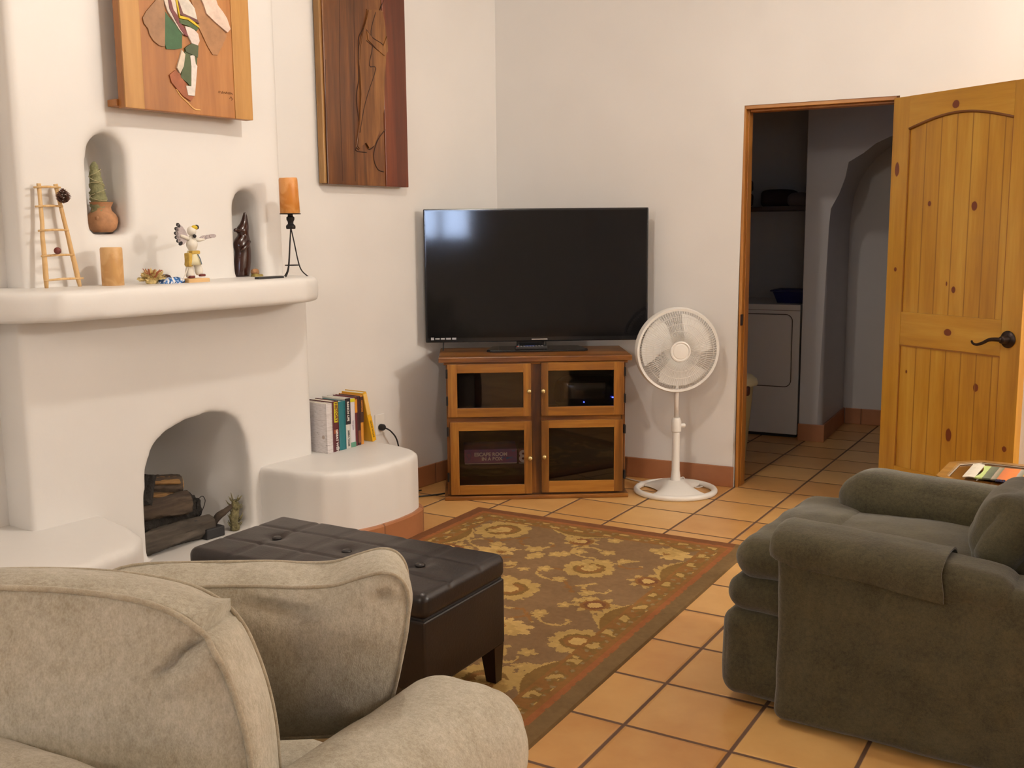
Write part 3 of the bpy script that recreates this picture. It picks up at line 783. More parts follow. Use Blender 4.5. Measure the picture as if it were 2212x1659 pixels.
# ================================================================== WALL ART
def relief(bm, pts, y0, h, bev=.003):
    """outlined slab standing h proud of y0 (towards the room = -y)"""
    pts=list(pts)
    ar=sum(p[0]*q[1]-q[0]*p[1] for p,q in zip(pts,pts[1:]+pts[:1]))
    if ar<0: pts.reverse()
    a=[bm.verts.new((u,y0,v)) for u,v in pts]; b=[bm.verts.new((u,y0-h,v)) for u,v in pts]
    f=bm.faces.new(b); n=len(pts)
    for i in range(n): bm.faces.new([a[i],a[(i+1)%n],b[(i+1)%n],b[i]])
    return bm
A = {'bell_left': [(-2.478, 2.172), (-2.461, 2.197), (-2.414, 2.247), (-2.383, 2.252), (-2.379, 2.201), (-2.388, 2.081), (-2.398, 2.08), (-2.415, 2.083), (-2.438, 2.097), (-2.453, 2.117), (-2.457, 2.136), (-2.474, 2.153)], 'green_apron': [(-2.378, 2.21), (-2.362, 2.193), (-2.319, 2.156), (-2.306, 2.135), (-2.311, 2.085), (-2.342, 2.077), (-2.381, 2.073), (-2.387, 2.092)], 'shawl_white': [(-2.383, 2.252), (-2.33, 2.261), (-2.326, 2.213), (-2.318, 2.168), (-2.301, 2.136), (-2.319, 2.151), (-2.349, 2.189), (-2.368, 2.212)], 'kilt_white': [(-2.321, 2.262), (-2.272, 2.27), (-2.245, 2.243), (-2.235, 2.201), (-2.301, 2.215)], 'kilt_maroon': [(-2.365, 2.255), (-2.353, 2.257), (-2.343, 2.221), (-2.327, 2.204), (-2.308, 2.17), (-2.294, 2.157), (-2.281, 2.133), (-2.296, 2.134), (-2.316, 2.154), (-2.338, 2.185), (-2.36, 2.221)], 'kilt_maroon2': [(-2.321, 2.262), (-2.313, 2.246), (-2.301, 2.215), (-2.235, 2.201), (-2.227, 2.187), (-2.298, 2.204), (-2.316, 2.209)], 'kilt_yellow': [(-2.332, 2.26), (-2.324, 2.261), (-2.316, 2.204), (-2.277, 2.202), (-2.249, 2.19), (-2.226, 2.174), (-2.231, 2.172), (-2.281, 2.194), (-2.318, 2.194)], 'kilt_green': [(-2.322, 2.192), (-2.281, 2.191), (-2.232, 2.171), (-2.24, 2.159), (-2.282, 2.172), (-2.321, 2.176)], 'thigh': [(-2.293, 2.169), (-2.257, 2.168), (-2.233, 2.148), (-2.228, 2.123), (-2.238, 2.104), (-2.265, 2.109), (-2.284, 2.141)], 'knee_band': [(-2.284, 2.098), (-2.265, 2.109), (-2.236, 2.104), (-2.242, 2.059), (-2.271, 2.067), (-2.296, 2.073), (-2.299, 2.087)], 'calf_green': [(-2.3, 2.075), (-2.242, 2.071), (-2.246, 2.032), (-2.279, 1.943), (-2.296, 1.959), (-2.326, 1.976), (-2.311, 2.016)], 'legging_left': [(-2.314, 2.078), (-2.299, 2.064), (-2.309, 2.019), (-2.327, 1.989), (-2.34, 2.009), (-2.327, 2.043)], 'legging_right': [(-2.277, 2.061), (-2.257, 2.068), (-2.253, 2.034), (-2.246, 2.026), (-2.265, 1.912), (-2.296, 1.911), (-2.303, 1.947), (-2.279, 1.946), (-2.274, 2.023)], 'moccasin': [(-2.375, 1.979), (-2.347, 2.0), (-2.327, 1.988), (-2.321, 1.974), (-2.299, 1.954), (-2.296, 1.911), (-2.267, 1.909), (-2.283, 1.89), (-2.318, 1.907), (-2.345, 1.931), (-2.368, 1.954)], 'wing_right': [(-2.258, 2.273), (-2.21, 2.28), (-2.194, 2.239), (-2.151, 2.211), (-2.103, 2.176), (-2.092, 2.162), (-2.118, 2.117), (-2.142, 2.081), (-2.166, 2.08), (-2.189, 2.11), (-2.214, 2.154), (-2.236, 2.189), (-2.245, 2.243)], 'arm_right': [(-2.213, 2.28), (-2.142, 2.292), (-2.135, 2.272), (-2.11, 2.249), (-2.092, 2.228), (-2.077, 2.189), (-2.092, 2.174), (-2.107, 2.181), (-2.151, 2.205), (-2.191, 2.231), (-2.203, 2.264)]}
wp = LT('carved_dancer_panel','honey-coloured wooden panel with a painted relief of a winged dancer, above the fireplace','wall art')
M['honey'] = wood('honey_panel', srgb(130,80,38), srgb(160,102,48), srgb(182,124,64), 'z', .7, .42)
obj('panel_board', B(-2.572,-1.975,-.205,-.165,1.842,2.85,.003), M['honey'], wp)
M['honey2'] = wood('honey_stile', srgb(140,94,44), srgb(170,120,56), srgb(190,140,72), 'z', .7, .42)
obj('stile', B(-2.572,-2.490,-.209,-.2,1.842,2.85,.002), M['honey2'], wp); obj('stile', B(-2.065,-1.975,-.209,-.2,1.842,2.85,.002), M['honey2'], wp)
obj('hanging_batten', B(-2.583,-2.0,-.168,-.112,1.85,1.875,.003), M['honey'], wp)
cols = dict(bell_left=(150,112,80,.006),green_apron=(58,92,58,.005),shawl_white=(206,190,176,.008),kilt_white=(206,196,184,.009),kilt_maroon=(112,58,58,.010),kilt_maroon2=(104,62,58,.0105),kilt_yellow=(204,172,30,.0115),kilt_green=(70,88,52,.010),thigh=(210,194,184,.008),knee_band=(72,82,56,.010),calf_green=(76,88,56,.007),legging_left=(208,192,172,.0085),legging_right=(214,204,196,.009),moccasin=(150,86,54,.007),wing_right=(158,114,76,.005),arm_right=(212,188,172,.012))
for k,(r,g,b_,h) in cols.items():
    pts=A[k]; 
    obj('carved_'+{'bell_left':'wing','wing_right':'wing','arm_right':'feather_sleeve','kilt_maroon':'kilt_border','kilt_maroon2':'kilt_border'}.get(k,k.replace('_left','').replace('_right','')), relief(bmesh.new(), pts, -.2045, h), plain('relief_'+k, srgb(r,g,b_), .6, var=.16, vscale=30, bmp=.4, bscale=60, bdist=.004), wp)
bm=bmesh.new(); arc=[(-2.345,1.931),(-2.325,1.906),(-2.298,1.887),(-2.28,1.872),(-2.263,1.862),(-2.237,1.861)]
tube(bm, smoothpath([(u,-.206,v) for u,v in arc],4), .0028,6); obj('carved_sole', bm, plain('pale_wood_edge', srgb(226,178,110), .6), wp)
bm=bmesh.new()
sx=-2.145
for i,dz in enumerate((0,.004,-.002,.003,0,.002,-.001,.003)):
    tube(bm,[(sx+i*.009,-.2062,1.936+dz),(sx+i*.009+.004,-.2062,1.944-dz*.5),(sx+i*.009+.007,-.2062,1.935)],.0009,4)
tube(bm,[(-2.09,-.2062,1.918),(-2.083,-.2062,1.927),(-2.075,-.2062,1.917),(-2.08,-.2062,1.913)],.0012,4)
obj('burnt_signature', bm, plain('burn_brown', srgb(92,58,36), .8), wp)
recenter(wp,(-2.27,-.165,1.842))

BL = {'back': [(-1.116, 2.438), (-1.085, 2.421), (-1.148, 2.339), (-1.176, 2.299), (-1.179, 2.242), (-1.184, 2.111), (-1.204, 2.022), (-1.193, 1.921), (-1.176, 1.819), (-1.221, 1.772), (-1.145, 1.765)], 'front': [(-0.993, 2.501), (-1.029, 2.43), (-0.999, 2.361), (-0.989, 2.311), (-1.014, 2.248), (-1.011, 2.055), (-1.014, 1.98), (-1.04, 1.903), (-1.089, 1.802), (-1.134, 1.784), (-1.12, 1.845), (-1.137, 1.969)], 'arm': [(-1.131, 2.342), (-1.089, 2.311), (-1.013, 2.285), (-1.003, 2.242), (-1.069, 2.263), (-1.134, 2.291)], 'mid': [(-1.062, 2.432), (-1.099, 2.339), (-1.091, 2.268), (-1.117, 2.177), (-1.073, 2.167), (-1.133, 2.043), (-1.164, 1.967), (-1.196, 1.855)], 'leaf': [(-1.006, 1.883), (-1.065, 1.826), (-1.096, 1.749), (-1.071, 1.69), (-1.026, 1.677)], 'split': [(-0.99, 2.502), (-1.001, 2.205), (-1.014, 1.905), (-1.011, 1.624)], 'split2': [(-1.398, 2.171), (-1.407, 1.946), (-1.41, 1.618)], 'split3': [(-1.2, 2.467), (-1.208, 2.18), (-1.223, 1.962), (-1.227, 1.624)], 'split4': [(-1.294, 2.451), (-1.312, 2.026), (-1.312, 1.622)]}
BODY = [(-1.116, 2.438), (-1.062, 2.446), (-1.006, 2.448), (-0.99, 2.355), (-0.988, 2.281), (-1.008, 2.13), (-1.014, 1.98), (-1.04, 1.903), (-1.089, 1.802), (-1.134, 1.781), (-1.154, 1.82), (-1.177, 1.797), (-1.199, 1.773), (-1.218, 1.787), (-1.194, 1.891), (-1.177, 2.039), (-1.182, 2.169), (-1.178, 2.256), (-1.148, 2.339), (-1.118, 2.394)]
wp = LT('carved_plank_panel','tall dark walnut plank panel carved with a standing figure, right of the fireplace','wall art')
M['walnut'] = wood('red_walnut', srgb(62,32,14), srgb(108,64,28), srgb(154,104,52), 'z', .55, .35, knots=((-1.405,1.685,.012,.03),(-1.005,1.91,.008,.008),(-.95,1.74,.02,.05)), contrast=1.3, coat=.15, streak=.6)
M['walnut_r'] = wood('red_plank', srgb(74,30,14), srgb(104,46,20), srgb(126,62,28), 'z', .7, .3, coat=.2, streak=.4)
obj('plank', B(-1.409,-1.012,-.055,-.012,1.606,2.9,.004), M['walnut'], wp)
obj('plank', B(-1.010,-.842,-.058,-.012,1.606,2.9,.004), M['walnut_r'], wp, label='redder right-hand plank')
obj('side_strip', B(-1.424,-1.4095,-.048,-.012,1.61,2.9,.003), wood('pale_sapwood', srgb(120,84,40), srgb(160,118,66), srgb(190,150,96),'z',1,.4), wp)
M['walnut_l'] = wood('carved_walnut', srgb(76,42,18), srgb(118,74,34), srgb(160,110,58), 'z', .8, .4, streak=.5)
bm = bmesh.new(); relief(bm, [(u,v) for u,v in BODY], -.0548, .010)
bmesh.ops.bevel(bm, geom=[e for e in bm.edges if all(v.co.y<-.06 for v in e.verts)], offset=.005, segments=2, affect='EDGES')
obj('carved_figure', bm, M['walnut_l'], wp, smooth=True, sharp=50)
M['gouge'] = plain('gouge_dark', srgb(52,26,14), .7)
for k in ('back','front','arm','mid','leaf'):
    pts=smoothpath([(u,-.0645 if k in('arm','mid') else -.0565,v) for u,v in BL[k]],4)
    obj('carved_groove', tube(bmesh.new(), pts, [.0022+.0016*abs(noise.noise(Vector((i*.35,len(k),0)))) for i in range(len(pts))],6), M['gouge'], wp, smooth=True)
for k in ('split2','split3','split4'):
    pts=smoothpath([(u,-.0545,v) for u,v in BL[k]],4)
    obj('plank_seam', tube(bmesh.new(), pts, .0016,5), M['gouge'], wp)
bm=bmesh.new()
relief(bm,[(-1.131,2.335),(-1.09,2.305),(-1.02,2.278),(-.99,2.33),(-.985,2.26),(-1.01,2.235),(-1.07,2.262),(-1.125,2.295)],-.0640,.006)
obj('carved_arm', bm, M['walnut_l'], wp)
recenter(wp,(-1.14,-.012,1.606))

# ================================================================== OUTLET and BOOKS
ot = LT('wall_outlet','white wall outlet behind the books with a black plug','outlet')
obj('cover_plate', B(-1.085,-1.015,-.006,0,.345,.452,.003), M['white_plastic'], ot)
bm = lathe(bmesh.new(), [(0,0),(.015,0),(.017,.004),(.017,.022),(.012,.03),(0,.032)], 20)
bmesh.ops.transform(bm, matrix=Matrix.Translation((-1.05,-.006,.385)) @ Matrix.Rotation(PI/2,4,'X'), verts=bm.verts)
obj('plug', bm, M['black_matte'], ot, smooth=True, sharp=40)
obj('cord', tube(bmesh.new(), smoothpath([(-1.05,-.036,.385),(-1.02,-.055,.36),(-.98,-.06,.30),(-.94,-.05,.15),(-.90,-.04,.03),(-.86,-.045,.006),(-.80,-.06,.005)],6), .004,7), M['black_matte'], ot, smooth=True)
recenter(ot,(-1.05,0,.345))

ZB = .3735
def text_mesh(body, size, mat, parent, M4, name='lettering', extrude=.0004):
    cu = bpy.data.curves.new('t','FONT'); cu.body = body; cu.size = size; cu.extrude = extrude; cu.align_x='CENTER'; cu.align_y='CENTER'; cu.offset=size*.035
    to = bpy.data.objects.new('t',cu); COL.objects.link(to); bpy.context.view_layer.update()
    me = bpy.data.meshes.new_from_object(to.evaluated_get(bpy.context.evaluated_depsgraph_get()))
    bpy.data.objects.remove(to); bpy.data.curves.remove(cu)
    me.transform(M4); me.materials.clear(); me.materials.append(mat)
    o = bpy.data.objects.new(name, me); COL.objects.link(o); o.parent = parent; return o
GRP='books standing on the plaster bench'
def book(a0, w, h, d, o1, cover, label, lean=0, spine=(), zb=ZB, tx=None, name='book'):
    """spine faces the room at distance o1 from the wall; a0 = left edge"""
    root = thing(name, label, 'book', LC, AL, GRP)
    mats = cover
    T = Matrix.Translation((a0,-o1,zb)) @ Matrix.Rotation(lean,4,'Y')
    bm = bmesh.new()
    t=.0025
    box(bm,0,t,0,d,0,h,.0008,1); box(bm,w-t,w,0,d,0,h,.0008,1)
    prism(bm,[(0,.003),(w*.25,-.001),(w*.75,-.001),(w,.003),(w,.0055),(0,.0055)],0,h)
    bmesh.ops.transform(bm, matrix=T, verts=bm.verts); obj('cover', bm, mats, root)
    bm = B(t,w-t,.004,d-.004,.003,h-.004); bmesh.ops.transform(bm, matrix=T, verts=bm.verts); obj('pages', bm, M['paper'], root)
    for (z0,z1,x0,x1,m) in spine:
        bm = B(w*x0,w*x1,-.0022,-.0008,h*z0,h*z1); bmesh.ops.transform(bm, matrix=T, verts=bm.verts); obj('spine_print', bm, m, root)
    if tx:
        for (s_,size,fz,fx,m) in tx:
            text_mesh(s_, size, m, root, T @ Matrix.Translation((w*fx,-.0026,h*fz)) @ Matrix.Rotation(PI/2,4,'X') @ Matrix.Rotation(-PI/2,4,'Z'), 'spine_lettering')
    recenter(root,(a0+w/2,-o1+d/2,zb)); return root, T
C_ = lambda n,r,g,b,ro=.45,**k: plain(n, srgb(r,g,b), ro, **k)
white=C_('print_white',228,222,216); yel=C_('print_yellow',206,196,40); blk=C_('print_black',40,32,38); org=C_('print_orange',214,140,40); red=C_('print_maroon',110,34,40)
a=-1.628
jk = newmat('white_book_jacket')[0]; nt=jk.node_tree; p=[n for n in nt.nodes if n.type=='BSDF_PRINCIPLED'][0]
f=noisetex(nt, coords(nt,(1,3,30)), 12, 5, .7); nt.links.new(ramp(nt, f, [(.30,srgb(120,108,104)),(.42,srgb(206,198,196)),(.6,srgb(222,216,216))]), p.inputs['Base Color']); p.inputs['Roughness'].default_value=.35
bk,T = book(a,.036,0.232,.150,.215,jk,'white book with grey printed cover, leftmost of the row by the fireplace')
bm = B(-.0012,.0,.006,.04,.03,.05); bmesh.ops.transform(bm, matrix=Matrix.Translation((a,-.215,ZB)), verts=bm.verts)
bm2 = lathe(bmesh.new(), [(0,0),(.009,0),(.009,.0012),(0,.0012)],20)
bmesh.ops.transform(bm2, matrix=Matrix.Translation((a+.0002,-.190,ZB+.075)) @ Matrix.Rotation(-PI/2,4,'Y'), verts=bm2.verts)
bm.free()
o = obj('cover_emblem', bm2, C_('emblem_grey',176,160,150), None); o.parent=bk; o.data.transform(Matrix.Translation(-Vector((a+.018,-.215+.075,ZB))))
a+=.0365
book(a,.044,0.237,.150,.212,C_('maroon_cover',88,36,42),'maroon book with yellow and white spine lettering',spine=((.58,.98,.30,.85,yel),(.36,.44,.2,.8,C_('print_rust',150,80,50))),tx=((('HISTORY'),.022,.78,.58,red),('GREAT WEST',.018,.21,.6,white),('*',.03,.06,.6,white)))
a+=.045
book(a,.046,0.230,.148,.210,C_('teal_cover',36,112,120),'plain teal hardback between the maroon and the black book')
a+=.047
book(a,.034,0.238,.150,.206,C_('black_white_cover',206,202,196),'black-topped book with a white lower spine',spine=((.48,1,0,1,blk),),tx=(('RANCH LIFE',.017,.74,.5,white),('MESA TALES',.014,.2,.5,C_('print_grey',110,110,108))))
a+=.035
book(a,.032,0.232,.14,.204,C_('white_cover2',216,210,214),'slim white book with a green foot band and yellow top',spine=((0,.1,0,1,C_('print_green',96,150,126)),(.93,1,0,1,yel)),tx=(('field guide',.011,.45,.5,C_('print_pale',170,160,180)),))
a+=.033
book(a,.018,.236,.14,.200,C_('dark_red_cover',100,38,44),'thin dark red book with a yellow label at its top',spine=((.68,.95,.1,.95,org),))
a+=.0185
book(a,.024,.236,.14,.198,C_('dark_brown_cover',62,34,36),'dark brown book with rust spine shading',spine=((.05,.3,.1,.9,C_('print_brown',120,72,50)),))
a+=.0245
book(a,.020,.238,.14,.196,C_('orange_cover',204,138,52),'orange book with a dark upper spine',spine=((.45,.97,.0,1,C_('print_dark',70,44,36)),),tx=(('CANYON',.013,.78,.5,org),))
a+=.0205
book(a+.058,.026,.252,.14,.196,C_('golden_cover',222,170,40),'golden yellow book leaning against the end of the row',lean=R(-13.5),spine=((.0,.5,.02,.98,C_('print_gold',226,168,20)),(.55,.97,.05,.95,C_('print_cream',232,190,110))),tx=(('GOOD WALKS',.013,.25,.5,C_('print_olive',120,96,20)),))

# ================================================================== TV CABINET
CX0 = Vector((-.355,5.241,0)); CRZ = math.atan2(.041,.956)
cab = thing('media_cabinet','honey oak media cabinet with four glass doors standing in the room corner','cabinet',CX0,CRZ)
M['oak'] = wood('honey_oak', srgb(76,40,14), srgb(126,76,26), srgb(164,108,44), 'z', 1.1, .35, contrast=1.3, streak=.7, coat=.1)
M['oak_x'] = wood('honey_oak_rail', srgb(80,42,16), srgb(130,80,28), srgb(168,112,46), 'x', 1.1, .35, contrast=1.3, streak=.6, coat=.1)
M['oak_d'] = wood('honey_oak_door', srgb(110,66,22), srgb(150,98,34), srgb(180,126,52), 'x', 1.1, .33, coat=.1)
M['oak_dz'] = wood('honey_oak_stile', srgb(98,56,18), srgb(144,92,32), srgb(176,122,50), 'z', 1.1, .33, coat=.1, streak=.5, contrast=1.2)
M['oak_in'] = wood('cabinet_inside', srgb(58,34,20), srgb(80,50,30), srgb(98,64,40), 'x', 1, .6)
CW=.957; D_=.40
obj('top', prism(bmesh.new(), [(-.018,-.03),(CW+.012,-.03),(CW+.012,D_),(-.018,D_)], .722,.75,'z',.006,2), M['oak_x'], cab)
obj('top_molding', B(.006,CW-.006,-.014,D_-.005,.706,.722,.006), M['oak_x'], cab)
bm=bmesh.new()
obj('side_panel', B(.018,.036,.0,D_-.01,.03,.706), M['oak'], cab); obj('side_panel', B(CW-.036,CW-.018,.0,D_-.01,.03,.706), M['oak'], cab)
obj('back_panel', B(.036,CW-.036,D_-.02,D_-.01,.03,.706), M['oak_in'], cab)
obj('base_molding', B(0,CW,-.022,D_,0,.022,.006), M['oak_x'], cab)
obj('bottom', B(.018,CW-.018,-.0,D_-.02,.022,.034), M['oak_in'], cab)
bm=bmesh.new(); 
for x0,x1 in ((.018,.040),(.450,.505),(CW-.040,CW-.018)): box(bm,x0,x1,-.002,.018,.03,.706)
obj('face_frame_stiles', bm, M['oak'], cab)
bm=bmesh.new()
for z0,z1 in ((.03,.05),(.410,.442),(.690,.706)): box(bm,.04,.45,-.002,.016,z0,z1); box(bm,.505,CW-.04,-.002,.016,z0,z1)
obj('face_frame_rails', bm, M['oak_x'], cab)
obj('divider', B(.47,.486,.018,D_-.02,.034,.706), M['oak_in'], cab)
obj('shelf', B(.036,.47,.018,D_-.02,.414,.430), M['oak_in'], cab); obj('shelf', B(.486,CW-.036,.018,D_-.02,.414,.430), M['oak_in'], cab)
obj('shelf', B(.036,.47,.025,D_-.02,.158,.176), M['oak_in'], cab)
M['smoke_glass'] = newmat('cabinet_glass')[0]
nt=M['smoke_glass'].node_tree; nt.nodes.clear()
out=N(nt,'ShaderNodeOutputMaterial'); gl=N(nt,'ShaderNodeBsdfGlossy'); tr=N(nt,'ShaderNodeBsdfTransparent'); mx=N(nt,'ShaderNodeMixShader'); fr=N(nt,'ShaderNodeFresnel')
gl.inputs['Roughness'].default_value=.03; tr.inputs[0].default_value=(.88,.85,.82,1); fr.inputs[0].default_value=1.5
nt.links.new(fr.outputs[0],mx.inputs[0]); nt.links.new(tr.outputs[0],mx.inputs[1]); nt.links.new(gl.outputs[0],mx.inputs[2]); nt.links.new(mx.outputs[0],out.inputs[0])
def cdoor(x0,x1,z0,z1,g,knob,gm,lab=None):
    gx0,gx1,gz0,gz1 = g
    bm=bmesh.new()
    box(bm,gx0-.001,gx1+.001,-.022,-.003,z0,gz0,.003); box(bm,gx0-.001,gx1+.001,-.022,-.003,gz1,z1,.003)
    nf=len(bm.faces)
    box(bm,x0,gx0,-.0225,-.003,z0,z1,.003); box(bm,gx1,x1,-.0225,-.003,z0,z1,.003)
    bm.faces.ensure_lookup_table()
    for k,f_ in enumerate(bm.faces):
        c_=f_.calc_center_median().x
        if c_<gx0-.0005 or c_>gx1+.0005: f_.material_index=1
    d = obj('door', bm, [M['oak_d'],M['oak_dz']], cab, label=lab)
    obj('door_glass', B(gx0-.004,gx1+.004,-.012,-.009,gz0-.004,gz1+.004), gm, d)
    kn=lathe(bmesh.new(), [(0,0),(.005,0),(.005,.010),(.011,.015),(.012,.020),(.008,.025),(0,.026)],20)
    bmesh.ops.transform(kn, matrix=Matrix.Translation((knob[0],-.022,knob[1])) @ Matrix.Rotation(PI/2,4,'X'), verts=kn.verts)
    obj('knob', kn, M['brass'], d, smooth=True, sharp=50)
    return d
cdoor(.026,.452,.438,.712,(.074,.412,.484,.666),(.441,.570),M['smoke_glass'])
cdoor(.503,.930,.438,.716,(.540,.878,.485,.672),(.513,.570),M['smoke_glass'])
cdoor(.034,.455,.030,.412,(.079,.414,.080,.366),(.444,.221),M['smoke_glass'])
cdoor(.503,.926,.034,.414,(.542,.880,.094,.374),(.517,.226),M['smoke_glass'])
for x in (.017,CW-.027):
    for z in (.64,.50,.34,.10):
        obj('hinge', B(x,x+.010,-.026,-.001,z,z+.045,.002), M['iron'], cab)
def inC(name,label,cat,p,group=None):
    Mt=Matrix.Translation(CX0)@Matrix.Rotation(CRZ,4,'Z'); return thing(name,label,cat,Mt@Vector(p),CRZ,group)
t=inC('media_player','tall black media box behind the upper left glass door','media box',(.12,.15,.43))
obj('case', B(-.045,.045,-.07,.10,.035,.22,.004), M['black_matte'], t); obj('foot_stand', B(-.02,.04,-.05,.06,0,.035,.004), M['black_gloss'], t)
t=inC('wifi_router','rounded black router with blue lights behind the upper right glass door','router',(.765,.12,.43))
obj('case', softbox(bmesh.new(),(.16,.055,.095),.05,(.02,.01,0),n=12,M=Matrix.Translation((0,.03,.1))), M['black_gloss'], t, smooth=True)
M['blue_led']=plain('blue_led',(.02,.03,.2,1),.5,emis=(.05,.08,1,1),es=6)
for x,z,w in ((.125,.083,.016),(-.03,.060,.006)): obj('status_light', B(x-w/2,x+w/2,-.040,-.036,z-.003,z+.003,.001), M['blue_led'], t)
t=inC('subwoofer','black cloth-fronted speaker box filling the lower right compartment','speaker',(.70,.05,.034))
obj('case', B(-.17,.19,.0,.28,.0,.34,.004), M['black_matte'], t)
obj('speaker_cloth', B(-.165,.185,-.006,0,.006,.334,.002), plain('speaker_cloth',(.010,.010,.012,1),.95,bmp=.5,bscale=500), t)
# game boxes
def game(name,label,p,w,d,h,rz,colr,parts):
    t=inC(name,label,'game box',p,None); t.rotation_euler.z+=rz
    m_=newmat('game_'+label[:6].strip())[0]; nt=m_.node_tree; pp=[n for n in nt.nodes if n.type=='BSDF_PRINCIPLED'][0]
    f=noisetex(nt,coords(nt,(5,5,9)),1.5,2,.5); nt.links.new(ramp(nt,f,[(.4,colr[0]),(.6,colr[1])]),pp.inputs['Base Color']); pp.inputs['Roughness'].default_value=.4
    obj('box_lid', B(-w/2,w/2,0,d,.004,h,.0015), m_, t); obj('box_bottom', B(-w/2+.002,w/2-.002,.002,d-.002,0,.01), M['paper'], t)
    for s_,size,x,z,m in parts: text_mesh(s_,size,m,t,Matrix.Translation((x,-.0008,z))@Matrix.Rotation(PI/2,4,'X'))
    return t
M['ink_white']=plain('ink_white',srgb(232,222,228),.5); M['ink_blue']=plain('ink_blue',srgb(50,120,190),.5)
t=game('game_box','purple puzzle game box with white ESCAPE ROOM IN A BOX lettering on the cabinet shelf',(.243,.05,.176),.275,.20,.078,R(1),(srgb(150,92,140),srgb(110,88,156)),
  (('ESCAPE ROOM',.026,.0,.050,M['ink_white']),('IN A BOX',.025,.006,.026,M['ink_white']),('the game',.017,.085,.032,M['ink_blue']),('2-8',.012,.118,.068,M['ink_blue'])))
bulb=[(-.115+.012*math.cos(R(-50+i*280/14)),-.0012,.048+.012*math.sin(R(-50+i*280/14))) for i in range(15)]
obj('bulb_print', tube(bmesh.new(), [(-.111,-.0012,.020),(-.108,-.0012,.034)]+bulb+[(-.119,-.0012,.034),(-.117,-.0012,.020)], .0012,5), plain('bulb_blue',srgb(96,110,160),.5), t)
t=game('game_box','dark red game box with a white 8, right of the purple one in the cabinet',(.425,.045,.176),.075,.18,.080,R(-4),(srgb(110,40,52),srgb(80,38,60)),
  (('8',.085,-.013,.036,M['ink_white']),('fun',.014,.0,.074,M['ink_blue'])))

# ---- TV
TVO=Vector((.137,5.512,.75)); 
tv=thing('television','large flat black television on the oak media cabinet','television',TVO,CRZ)
W2=.594
obj('frame', B(-W2,W2,.0,.035,.045,.747,.006), M['black_gloss'], tv)
obj('screen', B(-W2+.012,W2-.012,-.0015,.001,.070,.735), M['tv_screen'], tv)
obj('rear_housing', B(-.42,.42,.035,.075,.08,.55,.02), M['black_matte'], tv)
obj('stand_neck', softbox(bmesh.new(),(.08,.02,.04),.012,n=8,M=Matrix.Translation((-.03,.03,.045))), M['black_gloss'], tv, smooth=True)
bm=prism(bmesh.new(),[(-.255,-.105),(.245,-.105),(.262,-.08),(.23,.09),(.20,.10),(-.21,.10),(-.24,.09),(-.272,-.08)],.001,.012,'z',.004,2); 
obj('stand_base', bm, M['black_gloss'], tv)
sv=plain('silver',(.6,.6,.62,1),.25,.9)
obj('badge', B(-.03,.055,-.004,0,.053,.060,.002), sv, tv)
bm=bmesh.new(); x=-W2+.028
for w,h in ((.016,.014),(.024,.006),(.022,.008),(.026,.009),(.022,.010)):
    box(bm,x,x+w,-.0026,-.0014,.066-h/2+.0,.066+h/2); x+=w+.006
obj('logo_marks', bm, plain('logo_grey',srgb(176,176,180),.5), tv)
obj('antenna_cable', tube(bmesh.new(),[(-.50,.03,.06),(-.502,.02,.02),(-.503,.02,-.0)],.003,6), M['black_matte'], tv)
rm=thing('remote_control','black remote control with coloured buttons lying in front of the television stand','remote control',TVO+Vector((-.035,-.085,.013)),R(8))
obj('case', box(bmesh.new(),-.085,.085,-.02,.02,0,.016,.005), M['black_matte'], rm)
bm=bmesh.new()
for i in range(9):
    for j in range(3): box(bm,-.072+i*.016,-.064+i*.016,-.013+j*.010,-.007+j*.010,.016,.0175)
obj('buttons', bm, plain('button_grey',srgb(150,150,156),.5), rm)
obj('power_button', B(-.078,-.070,-.014,-.006,.016,.018), plain('button_red',srgb(180,60,50),.5), rm)
obj('label_strip', B(-.03,.02,.004,.014,.016,.0178), plain('button_blue',srgb(60,90,180),.5), rm)

# ================================================================== PEDESTAL FAN
FO=Vector((.862,5.36,0)); fan=thing('pedestal_fan','white pedestal fan on an oval base between the television and the doorway','fan',FO,0)
WP=M['white_plastic']
bm=bmesh.new()
# base ring + bridge + dome
ring=[(.205*math.cos(2*PI*k/56),.195*math.sin(2*PI*k/56),.014) for k in range(56)]
tube(bm, ring, .016, 10, True)
for v in bm.verts: v.co.z=max(0,v.co.z)
obj('base_ring', bm, WP, fan, smooth=True)
nx,ny=22,14; bm=bmesh.new(); gr=[]
for i in range(nx+1):
    u=-1+2*i/nx; row=[]
    for j in range(ny+1):
        v=-1+2*j/ny
        w=.09+.075*abs(v)**1.5
        x=u*w*1.0; y=v*.19*math.sqrt(max(0,1-(x/.21)**2)); 
        hh=.018+.050*(1-abs(u)**3)*(1-abs(v)**2.0)
        row.append(bm.verts.new((x,y,hh)))
    gr.append(row)
for i in range(nx):
    for j in range(ny): bm.faces.new([gr[i][j],gr[i+1][j],gr[i+1][j+1],gr[i][j+1]])
r_ex=bmesh.ops.extrude_face_region(bm, geom=bm.faces[:])
for v in [g for g in r_ex['geom'] if isinstance(g,bmesh.types.BMVert)]: v.co.z=.006
obj('base_bridge', bm, WP, fan, smooth=True, sharp=50)
obj('lower_pole', lathe(bmesh.new(),[(.028,.06),(.026,.08),(.0215,.12),(.020,.33)],24), WP, fan, smooth=True, sharp=40)
obj('height_collar', lathe(bmesh.new(),[(.019,.325),(.026,.33),(.026,.385),(.020,.40),(.014,.402)],24), WP, fan, smooth=True, sharp=40)
kb=lathe(bmesh.new(),[(0,0),(.010,0),(.012,.018),(.008,.024),(0,.024)],14); bmesh.ops.transform(kb,matrix=Matrix.Translation((.024,0,.36))@Matrix.Rotation(PI/2,4,'Y'),verts=kb.verts)
